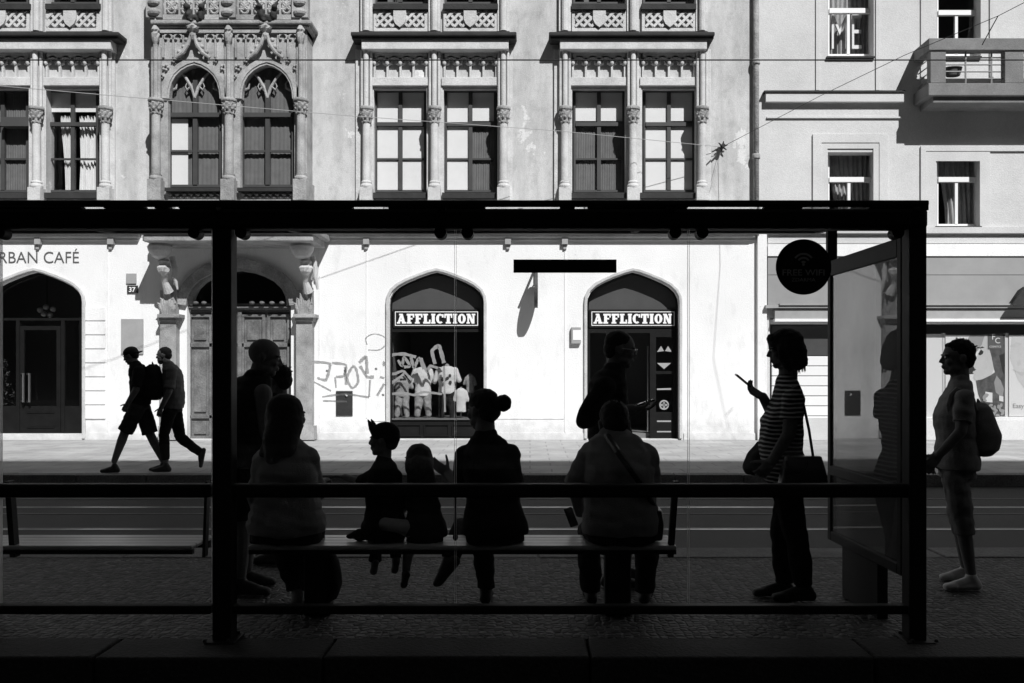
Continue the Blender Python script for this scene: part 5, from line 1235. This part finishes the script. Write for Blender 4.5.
def rucksack(name, label, c, yaw, w, h, d, m, straps, hang=0):
    """c = centre of the bag, strapped on the wearer's back"""
    r, f, u = axes(yaw); e = empty(name, c - u * h / 2, label, "backpack"); k = MB()
    k.loft([(c - u * h * .5 - f * .0, r * w * .40, f * d * .36), (c - u * h * .38 - f * .01, r * w * .5, f * d * .52), (c - u * h * .1 - f * .02, r * w * .5, f * d * .56), (c + u * h * .2, r * w * .46, f * d * .46), (c + u * h * .42, r * w * .36, f * d * .34), (c + u * h * .5, r * w * .2, f * d * .18)], 22, 2.8)
    k.fuse("bag", m, e, .01, 3, .008, 12)
    k = MB(); k.loft([(c - u * h * .36 - f * d * .42, r * w * .34, f * d * .14), (c - u * h * .2 - f * d * .46, r * w * .36, f * d * .2), (c + u * h * .02 - f * d * .42, r * w * .3, f * d * .1)], 18, 3); k.fuse("pocket", m, e, .01, 2)
    for st in straps: MB().tube([Vector(q) for q in st], .016, 6).build("strap", m, e)
    MB().tube([c + u * h * .47 + r * .03, c + u * h * .56 + f * .01, c + u * h * .47 - r * .03], .008, 6).build("loop", m, e); return e
J = i['J']; W = lambda x, y, z: i['hc'] + (i['ax'][0] * x + i['ax'][1] * y + i['ax'][2] * z) * i['s']
k = MB(); k.ball(W(0, -.012, .055), (.086, .105, .078), i['ax'], 20); k.ball(W(0, -.03, .03), (.083, .092, .07), i['ax'], 20); k.ball(W(0, -.125, .012), (.055, .06, .010), i['ax'], 16); k.fuse("cap", "black_cloth", t, .008, 2)
def straps(J, pts, off): return [[J((x, y, dz + o)) for x, y, dz in pts] for o in off]
rucksack("backpack", "black backpack on the back of the leading walker in shorts", J((153, 382, 0)), -90, .34, .50, .24, "black_cloth", straps(J, [(149, 370, 0), (140, 364.8, 0), (131.5, 371, 0), (134, 384, 0), (148, 394, 0)], (-.13, .13)))
person("bald bearded man, head darkened for shade, in grey tee walking behind the man in shorts", 12.7, -90, (164, 355.5, 0),
    [(173, 412, 0, .15, .115), (173.5, 404, 0, .155, .125), (174, 392, 0, .165, .125), (173.5, 379, 0, .18, .12), (172, 370, 0, .19, .105), (169, 364.5, 0, .11, .075)],
    [dict(p=[(172, 371, -.2), (169, 392, -.25), (161, 408, -.2)], d=(-.3, 0, -1), n=(0, 1, 0), t=(-1, 0, 0), c=.6), dict(p=[(172, 371, .2), (178, 391, .24), (176, 408, .22)], d=(-.2, 0, -1), n=(0, -1, 0), t=(-1, 0, 0))],
    [dict(p=[(170, 411, -.08), (163.5, 435, -.09), (166, 460, -.09)], toe=(156, 466.5, -.09)), dict(p=[(175, 411, .09), (180, 437, .1), (200.5, 452.5, .1)], toe=(197, 466, .1))],
    hair=('cropped', 'hair'), beard=1, top="walker_tee", bottom="black_cloth", leg_r=1.05, arm_r=1.08, hpitch=-6)  # his scalp is bald; dark hair added to stand for shade on it

# --- standing man by the post, and someone in front of him
person("bald man in dark sleeveless top and shorts standing beside the left glass post", 5.75, 52, (264.5, 357.5, 0),
    [(244, 473, 0, .165, .13), (244, 456, 0, .17, .135), (244, 432, 0, .165, .13), (245, 408, 0, .19, .14), (247, 390, 0, .19, .12), (256, 377, 0, .115, .08)],
    [dict(p=[(229, 393, .12), (226, 430, .16), (232, 458, .2)], d=(.3, .3, -1), n=(-1, 0, 0), t=(.5, 1, 0), c=.6, sleeve=0), dict(p=[(263, 393, -.14), (266, 428, -.12), (268, 452, .06)], n=(0, -1, 0), t=(0, 0, 1), sleeve=0)],
    [dict(p=[(243, 478, -.1), (242, 526, -.1), (240, 578, -.1)], toe=(272, 588, -.12), to=.85, loose=1.3), dict(p=[(250, 478, .1), (247, 526, .1), (246, 573, .15)], toe=(272, 582, .15), to=.85, loose=1.3)],
    hair=None, hyaw=78, hpitch=-12, top="black_cloth", bottom="black_cloth", bottom_name="shorts", top_name="vest", arm_r=1.1, leg_r=1.05, hh=.23)
person("shorter person half hidden behind the bald man and the long haired woman", 6.6, -60, (278.5, 381, 0),
    [(276, 478, 0, .15, .12), (276, 464, 0, .15, .12), (276, 442, 0, .14, .11), (276, 420, 0, .155, .12), (276.5, 407, 0, .15, .1), (277.5, 397.5, 0, .085, .06)],
    [dict(p=[(272, 409, -.14), (268, 434, -.16), (267, 455, -.12)]), dict(p=[(280, 409, .14), (281, 434, .16), (276, 455, .2)])],
    [dict(p=[(272, 480, -.07), (273, 520, -.08), (274, 551, -.07)], toe=(264, 561, -.05)), dict(p=[(280, 480, .07), (279, 520, .08), (280, 551, .1)], toe=(270, 558, .12))],
    hair=('short', 'hair'), hh=.215, top="dark_cloth", bottom="black_cloth", shoe="shoe_dark")

# --- sitting on the bench, left to right
SEAT = 5.07
person("woman with long dark hair and pale knitted top seated at bench end", 4.98, 12, (287, 417, .05),
    [(287, 541, .07, .20, .15), (287, 522, .05, .205, .15), (287, 497, .03, .175, .125), (286, 472, .01, .165, .12), (286.5, 456, .01, .145, .095), (287, 440, .02, .075, .06)],
    [dict(p=[(265, 459, .0), (256, 494, .02), (262, 520, .2)], n=(0, 0, -1), t=(1, 0, 0), sleeve=1.9), dict(p=[(307, 459, .02), (317, 491, .12), (319, 482, .34)], d=(.15, 1, .1), n=(0, 0, -1), t=(-1, 0, 0), sleeve=1.85)],
    [dict(p=[(278, 538, .1), (281, 531, .48), (298, 592, .42)], toe=(301, 602, .56), to=1.95, loose=1.2), dict(p=[(300, 538, .1), (311, 531, .48), (313, 592, .36)], toe=(316, 603, .50), to=1.95, loose=1.2)],
    hair=('long', 'hair', [((286.5, 411, .03), (283, 426, .0), .094, .094), ((283, 426, .0), (278, 440, -.045), .094, .085), ((278, 440, -.045), (273, 456, -.08), .085, .05), ((289, 424, .0), (286, 448, -.08), .08, .055), ((277, 436, -.03), (265, 453, -.04), .06, .035)]), hyaw=45, top="light_cloth", bottom="black_cloth", top_name="knitted_top", fold=.006,
    bottom_name="trousers", shoe="pale_skin")
sb = empty("shoulder_bag", P(330, 600, 5.25), "dark slouchy bag hanging beside the long haired seated woman's knees", "bag"); k = MB(); D_ = 5.2
k.loft([(P(330, 600, D_), Vector((.030, 0, 0)), Vector((0, .07, 0))), (P(333, 585, D_), Vector((.048, 0, 0)), Vector((0, .09, 0))), (P(331, 562, D_), Vector((.045, 0, 0)), Vector((0, .08, 0))), (P(326, 550, D_), Vector((.03, 0, 0)), Vector((0, .06, 0)))], 18); k.fuse("bag", "black_cloth", sb, .009, 3, .008, 14)
MB().tube([P(325, 553, D_), P(323, 535, D_ - .05), P(321, 520, D_ - .06), P(316, 500, D_ - .12)], .010, 6).build("strap", "leather", sb)
t, i = person("small child in a cap with pointed cat ears seated on the bench", SEAT, -15, (384, 440.5, .02),
    [(385, 539, 0, .115, .10), (385, 527, 0, .118, .10), (384.5, 508, 0, .096, .08), (384, 488, 0, .094, .08), (384, 474, 0, .085, .066), (384, 463, .01, .05, .045)],
    [dict(p=[(373, 477, .0), (360, 482, .1), (345, 477, .2)], d=(-1, .4, .1), n=(0, 0, -1), t=(0, 1, 0), c=.4, s=.66), dict(p=[(395, 477, .0), (398, 500, .03), (390, 513, .14)], n=(0, 0, -1), t=(-1, 0, 0), s=.66)],
    [dict(p=[(378, 533, .05), (377, 532, .28), (375, 561, .28)], toe=(373, 569, .40)), dict(p=[(393, 533, .05), (395, 532, .28), (396, 559, .27)], toe=(394, 569, .40))],
    hh=.178, hyaw=-80, neck=.036, arm_r=.62, leg_r=.68, foot=.15, top="black_cloth", bottom="black_cloth", hair=('cropped', 'hair'), voxel=.006, shoe="mid_cloth")
ax = i['ax']; c = i['hc']; s_ = i['s']; k = MB(); W = lambda x, y, z: c + (ax[0] * x + ax[1] * y + ax[2] * z) * s_
k.ball(W(0, -.012, .052), (.088 * s_, .106 * s_, .085 * s_), ax, 22); k.ball(W(0, -.05, .02), (.08 * s_, .07 * s_, .06 * s_), ax, 16)
k.fuse("cap", "black_cloth", t, .006, 3)
for q in (-1, 1):
    prof = [(.076, .035), (.097, .080), (.106, .120), (.112, .156), (.092, .140), (.070, .112), (.050, .098), (.05, .06)]; k = MB(); nn_ = len(prof)
    k.add([W(q * .034 + dr * (1 - .5 * (b_ > .1)), a_, b_) for dr in (-.018, .018) for a_, b_ in prof], [tuple(range(nn_)), tuple(range(nn_, 2 * nn_))] + [(z_, (z_ + 1) % nn_, (z_ + 1) % nn_ + nn_, z_ + nn_) for z_ in range(nn_)]); k.build("cap_ear", "black_cloth", t, bevel=.003)
person("little girl with long loose hair seated on the bench with one bare leg tucked across", SEAT, -25, (417.5, 461, .03),
    [(425, 541, 0, .105, .095), (425, 528, 0, .105, .095), (424, 511, 0, .088, .075), (422, 498, .0, .088, .072), (420, 489, .01, .085, .06), (418, 480, .02, .048, .04)],
    [dict(p=[(409, 490, .02), (404, 507, .07), (398, 518, .16)], n=(0, 0, -1), t=(1, 0, 0), s=.64), dict(p=[(431, 491, .0), (436, 511, .0), (431, 527, .1)], n=(0, 0, -1), t=(-1, 0, 0), s=.64)],
    [dict(p=[(424, 531, .0), (385, 524, -.10), (409, 530, -.02)], toe=(417, 534, .02), to=.3), dict(p=[(428, 533, .05), (410, 534, .28), (406, 573, .27)], toe=(402, 584, .40), to=.35)],
    hh=.172, hyaw=-50, neck=.033, arm_r=.6, leg_r=.66, foot=.15, skin="pale_skin", top="dark_cloth", bottom="dark_cloth", bottom_name="shorts", voxel=.006,
    hair=('long', 'fair_hair', [((419, 465, -.05), (425, 490, -.075), .058, .04), ((413, 465, -.03), (413, 482, -.05), .045, .03), ((425, 465, -.04), (433, 489, -.06), .045, .028)]))
toy = MB(); q = P(360, 541, SEAT); toy.ball(q + Vector((0, 0, .035)), (.05, .04, .035)).ball(q + Vector((.045, 0, .05)), (.03, .03, .03)).cone(q + Vector((-.03, 0, .03)), q + Vector((-.07, .01, .025)), .02, .012)
tt = empty("soft_toy", q, "small lumpy dark toy lying on the bench left of the child in the cap", "toy"); toy.fuse("toy_body", "dark_cloth", tt, .006, 2, .004, 30)
person("woman with hair in a bun and black tee seated on the bench with crossed legs", SEAT - .03, -18, (483, 410.5, .04),
    [(495, 541, .0, .165, .14), (494.5, 522, -.01, .165, .14), (493, 498, -.02, .140, .115), (491, 472, -.02, .150, .115), (488, 453, -.01, .142, .09), (485.5, 436, .0, .078, .06)],
    [dict(p=[(466, 456, .0), (463, 487, .10), (449, 474, .26)], d=(-.8, .2, .5), n=(.3, .9, .2), t=(.5, 0, .8), c=.2, sp=.06, s=.86), dict(p=[(509, 456, -.01), (513, 492, .02), (503, 511, .18)], n=(0, 0, -1), t=(-1, 0, 0))],
    [dict(p=[(489, 536, .05), (462, 530, .46), (449, 560, .36)], toe=(437, 573, .45)), dict(p=[(504, 536, .06), (482, 534, .45), (486, 588, .42)], toe=(488, 602, .58))],
    hair=('bun', 'hair', (503, 403, -.05)), hyaw=-45, hpitch=-5, top="black_cloth", bottom="black_cloth", skin="skin", hh=.218)
t, i = person("man in grey shirt with cross body strap seated on the bench's right end", 5.0, -4, (614, 424.5, .05),
    [(620, 541, .02, .19, .15), (620, 522, .0, .195, .15), (620, 495, -.02, .185, .135), (619, 468, -.03, .188, .135), (617.5, 450, -.02, .180, .105), (615, 435, .01, .10, .075)],
    [dict(p=[(590, 456, .0), (575, 488, .06), (580, 512, .28)], d=(.0, 1, -.1), n=(1, 0, 0), t=(0, 0, 1), c=.6, sleeve=.95), dict(p=[(645, 456, .0), (650, 492, .05), (640, 515, .26)], n=(0, 0, -1), t=(-1, 0, 0), sleeve=.95)],
    [dict(p=[(604, 536, .06), (589, 531, .5), (591, 592, .46)], toe=(588, 602, .62)), dict(p=[(637, 536, .06), (647, 531, .5), (645, 592, .46)], toe=(648, 602, .62))],
    hair=('short', 'hair'), hpitch=-16, top="light_cloth", bottom="black_cloth", arm_r=1.1, leg_r=1.08, hh=.23, top_name="shirt", fold=.005)
st = [(604, 434, .07), (608, 437, -.08), (618, 452, -.185), (634, 474, -.20), (648, 494, -.155), (655, 509, -.04)]
k = MB(); pts = [i['J'](q) for q in st]; vs_ = []
fine = [along(pts, j / 6) for j in range(6 * (len(pts) - 1) + 1)]; k.tube(fine, .020, 8)
cb = empty("crossbody_bag", i['J']((655, 520, 0)), "dark cross body bag strap running down the seated man's grey shirt", "bag"); k.build("strap", "leather", cb)
k = MB(); c = i['J']((655, 522, .06)); k.loft([(c - Z * .09, Vector((.035, 0, 0)), Vector((0, .10, 0))), (c, Vector((.045, 0, 0)), Vector((0, .11, 0))), (c + Z * .08, Vector((.03, 0, 0)), Vector((0, .10, 0)))], 18, 3.5); k.fuse("bag", "leather", cb, .008, 3)
def phone(c, d, n, label):
    d = Vector(d).normalized(); n = Vector(n); n = (n - d * n.dot(d)).normalized(); w = d.cross(n); e = empty("phone", c, label, "phone"); k = MB()
    vs = [c + d * a * .058 + w * b * .034 + n * g * .006 for a in (-1, 1) for b in (-1, 1) for g in (-1, 1)]
    k.add(vs, [(0, 1, 3, 2), (4, 6, 7, 5), (0, 4, 5, 1), (2, 3, 7, 6), (0, 2, 6, 4), (1, 5, 7, 3)]); k.build("case", "phone_body", e, bevel=.002)
    k = MB(); vs = [c + d * a * .053 + w * b * .031 + n * .0066 for a, b in ((-1, -1), (1, -1), (1, 1), (-1, 1))]; k.add(vs + [v + n * .0006 for v in vs], [(0, 1, 2, 3), (4, 5, 6, 7), (0, 1, 5, 4), (1, 2, 6, 5), (2, 3, 7, 6), (3, 0, 4, 7)]); k.build("screen", "case_front", e); return e
mat("case_front", .03, .08, spec=.6)
phone(P(571, 517, 5.36), (-.35, .2, .9), (.6, -.5, .2), "dark phone held low in the seated man's left hand")

# --- standing: man with glasses, striped woman, woman with rucksack
t, i = person("man with glasses in dark top standing beyond the bench, looking right at a phone", 5.95, 88, (620, 350, 0),
    [(612, 462, 0, .165, .125), (611, 446, 0, .17, .13), (609, 424, 0, .17, .13), (607.5, 402, 0, .185, .135), (608, 383, 0, .20, .12), (613, 370, 0, .11, .08)],
    [dict(p=[(605, 387, -.19), (584, 420, -.22), (632, 409, -.16)], d=(1, .35, .15), n=(0, .2, 1), t=(0, 1, 0), c=.5, sleeve=1.3), dict(p=[(612, 386, .2), (617, 419, .24), (637, 409, .14)], d=(1, -.3, .1), n=(0, -.2, 1), t=(0, -1, 0), c=.5)],
    [dict(p=[(608, 466, -.1), (613, 520, -.1), (612, 572, -.1)], toe=(634, 582, -.12)), dict(p=[(615, 466, .1), (621, 520, .1), (622, 570, .1)], toe=(642, 580, .1))],
    hair=('cropped', 'hair'), hpitch=-10, top="black_cloth", bottom="black_cloth", arm_r=1.08, hh=.232)
ax = i['ax']; c = i['hc']; s_ = i['s']; W = lambda x, y, z: c + (ax[0] * x + ax[1] * y + ax[2] * z) * s_; k = MB()
for q in (-1, 1):
    k.tube([W(q * .032 + .022 * math.cos(a * .5236), .104, .006 + .018 * math.sin(a * .5236)) for a in range(13)], .0022, 6, False); k.tube([W(q * .054, .103, .010), W(q * .083, .05, .012), W(q * .085, -.02, .006)], .002, 6)
k.tube([W(-.01, .104, .01), W(0, .112, .013), W(.01, .104, .01)], .002, 6); k.build("glasses", "bright_metal", t)
phone(P(646, 402.5, 5.96), (1, 0, .32), (-.3, 0, 1), "phone held out by the standing man with glasses")

t, i = person("woman with dark bob and striped tee standing under the round sign, reading a phone", 5.55, -84, (785, 350, 0),
    [(788, 489, 0, .16, .118), (786, 471, 0, .165, .125), (781, 450, 0, .152, .128), (782, 420, 0, .158, .115), (788, 398, 0, .165, .085), (788, 381, 0, .085, .06)],
    [dict(p=[(793, 399, -.18), (789, 434, -.21), (772, 461, -.20)], d=(-.6, .1, -.8), n=(0, 1, 0), t=(-1, 0, 0), c=.8, sleeve=.62), dict(p=[(783, 399, .17), (779, 428, .2), (763, 397, .07)], d=(-.9, .1, .55), n=(.2, -.5, .6), t=(.1, -.6, .5), c=.75, sleeve=.62)],
    [dict(p=[(787, 490, -.09), (796, 536, -.09), (804, 585, -.06)], toe=(778, 597, -.06)), dict(p=[(789, 490, .09), (782, 536, .09), (784, 583, .06)], toe=(760, 594, .06))],
    hair=('bob', 'hair'), hh=.222, hpitch=-8, top="striped_cloth", bottom="black_cloth", fold=.003, leg_r=1.02)
phone(P(743, 380.5, 5.60), (-.75, 0, .62), (.6, -.1, .75), "phone held up in the striped woman's hand")
hb = empty("handbag", i['J']((800, 485, -.28)), "dark structured handbag hanging from the striped woman's shoulder strap", "handbag"); Jn = i['J']; k = MB(); X = Vector((1, 0, 0)); Y = Vector((0, 1, 0))
k.loft([(Jn((803, 485, -.30)), X * .135, Y * .055), (Jn((803, 484, -.30)), X * .14, Y * .06), (Jn((803, 470, -.30)), X * .125, Y * .055), (Jn((803, 457, -.30)), X * .105, Y * .035), (Jn((803, 456, -.30)), X * .10, Y * .03)], 26, 5); k.build("bag", "leather", hb, smooth=False, bevel=.004)
k = MB(); k.tube([Jn((797 + 11 * math.cos(a), 461 + 15 * math.sin(a), -.375)) for a in [math.pi * j / 12 for j in range(13)]], .008, 6); k.build("handle", "leather", hb)
MB().tube([Jn((813, 456, -.30)), Jn((809, 430, -.26)), Jn((803, 402, -.21)), Jn((795, 388, -.15)), Jn((787, 385, -.03)), Jn((782, 396, .05))], .009, 6).build("strap", "leather", hb)
sb = empty("tote_bag", Jn((755, 475, .2)), "soft dark tote bag hanging in front of the striped woman", "bag"); k = MB()
k.loft([(Jn((754, 474, .12)), X * .055, Y * .10), (Jn((755, 468, .12)), X * .07, Y * .12), (Jn((757, 455, .12)), X * .055, Y * .11), (Jn((763, 442, .12)), X * .025, Y * .08)], 20, 3); k.fuse("bag", "black_cloth", sb, .009, 3, .006, 14)
MB().tube([Jn((763, 443, .12)), Jn((772, 425, .2)), Jn((779, 418, .24))], .012, 6).build("strap", "black_cloth", sb)

t, i = person("short haired woman in cropped trousers and white shoes standing right of the shelter", 5.85, -84, (957.5, 358.5, 0),
    [(957, 478, 0, .155, .102), (957, 458, 0, .155, .110), (955.5, 438, 0, .14, .110), (953.5, 415, 0, .15, .112), (958, 395, 0, .145, .080), (960.5, 381, 0, .078, .056)],
    [dict(p=[(964, 398, -.165), (961, 431, -.2), (938, 456, -.17)], d=(-.65, .1, -.75), n=(.4, .8, 0), t=(-1, 0, .3), c=.5, sleeve=.75), dict(p=[(957, 397, .18), (955, 430, .22), (936, 455, .08)], d=(-.5, -.2, -.8), n=(.3, -.8, 0), t=(-1, 0, .3), c=.5, sleeve=.75)],
    [dict(p=[(956, 480, -.08), (963, 524, -.085), (971, 574, -.08)], toe=(941, 586, -.08), to=1.2, loose=1.12), dict(p=[(955, 480, .09), (960, 524, .09), (966, 568, .2)], toe=(938, 576.5, .2), to=1.2, loose=1.12)],
    hair=('short', 'hair'), hh=.222, top="light_cloth", bottom="mid_cloth", shoe="shoe_white", fold=.005, leg_r=.86, arm_r=.88, foot=.215)
rucksack("backpack", "rounded grey backpack on the short haired woman right of the shelter", i['J']((979.5, 429, 0)), -84, .29, .34, .17, "light_cloth", straps(i['J'], [(976, 410, 0), (972, 398, 0), (965, 390, 0), (957, 389, 0), (951, 395, 0), (948, 405, 0), (951, 422, 0), (962, 434, 0), (973, 440, 0)], (-.10, .10)))
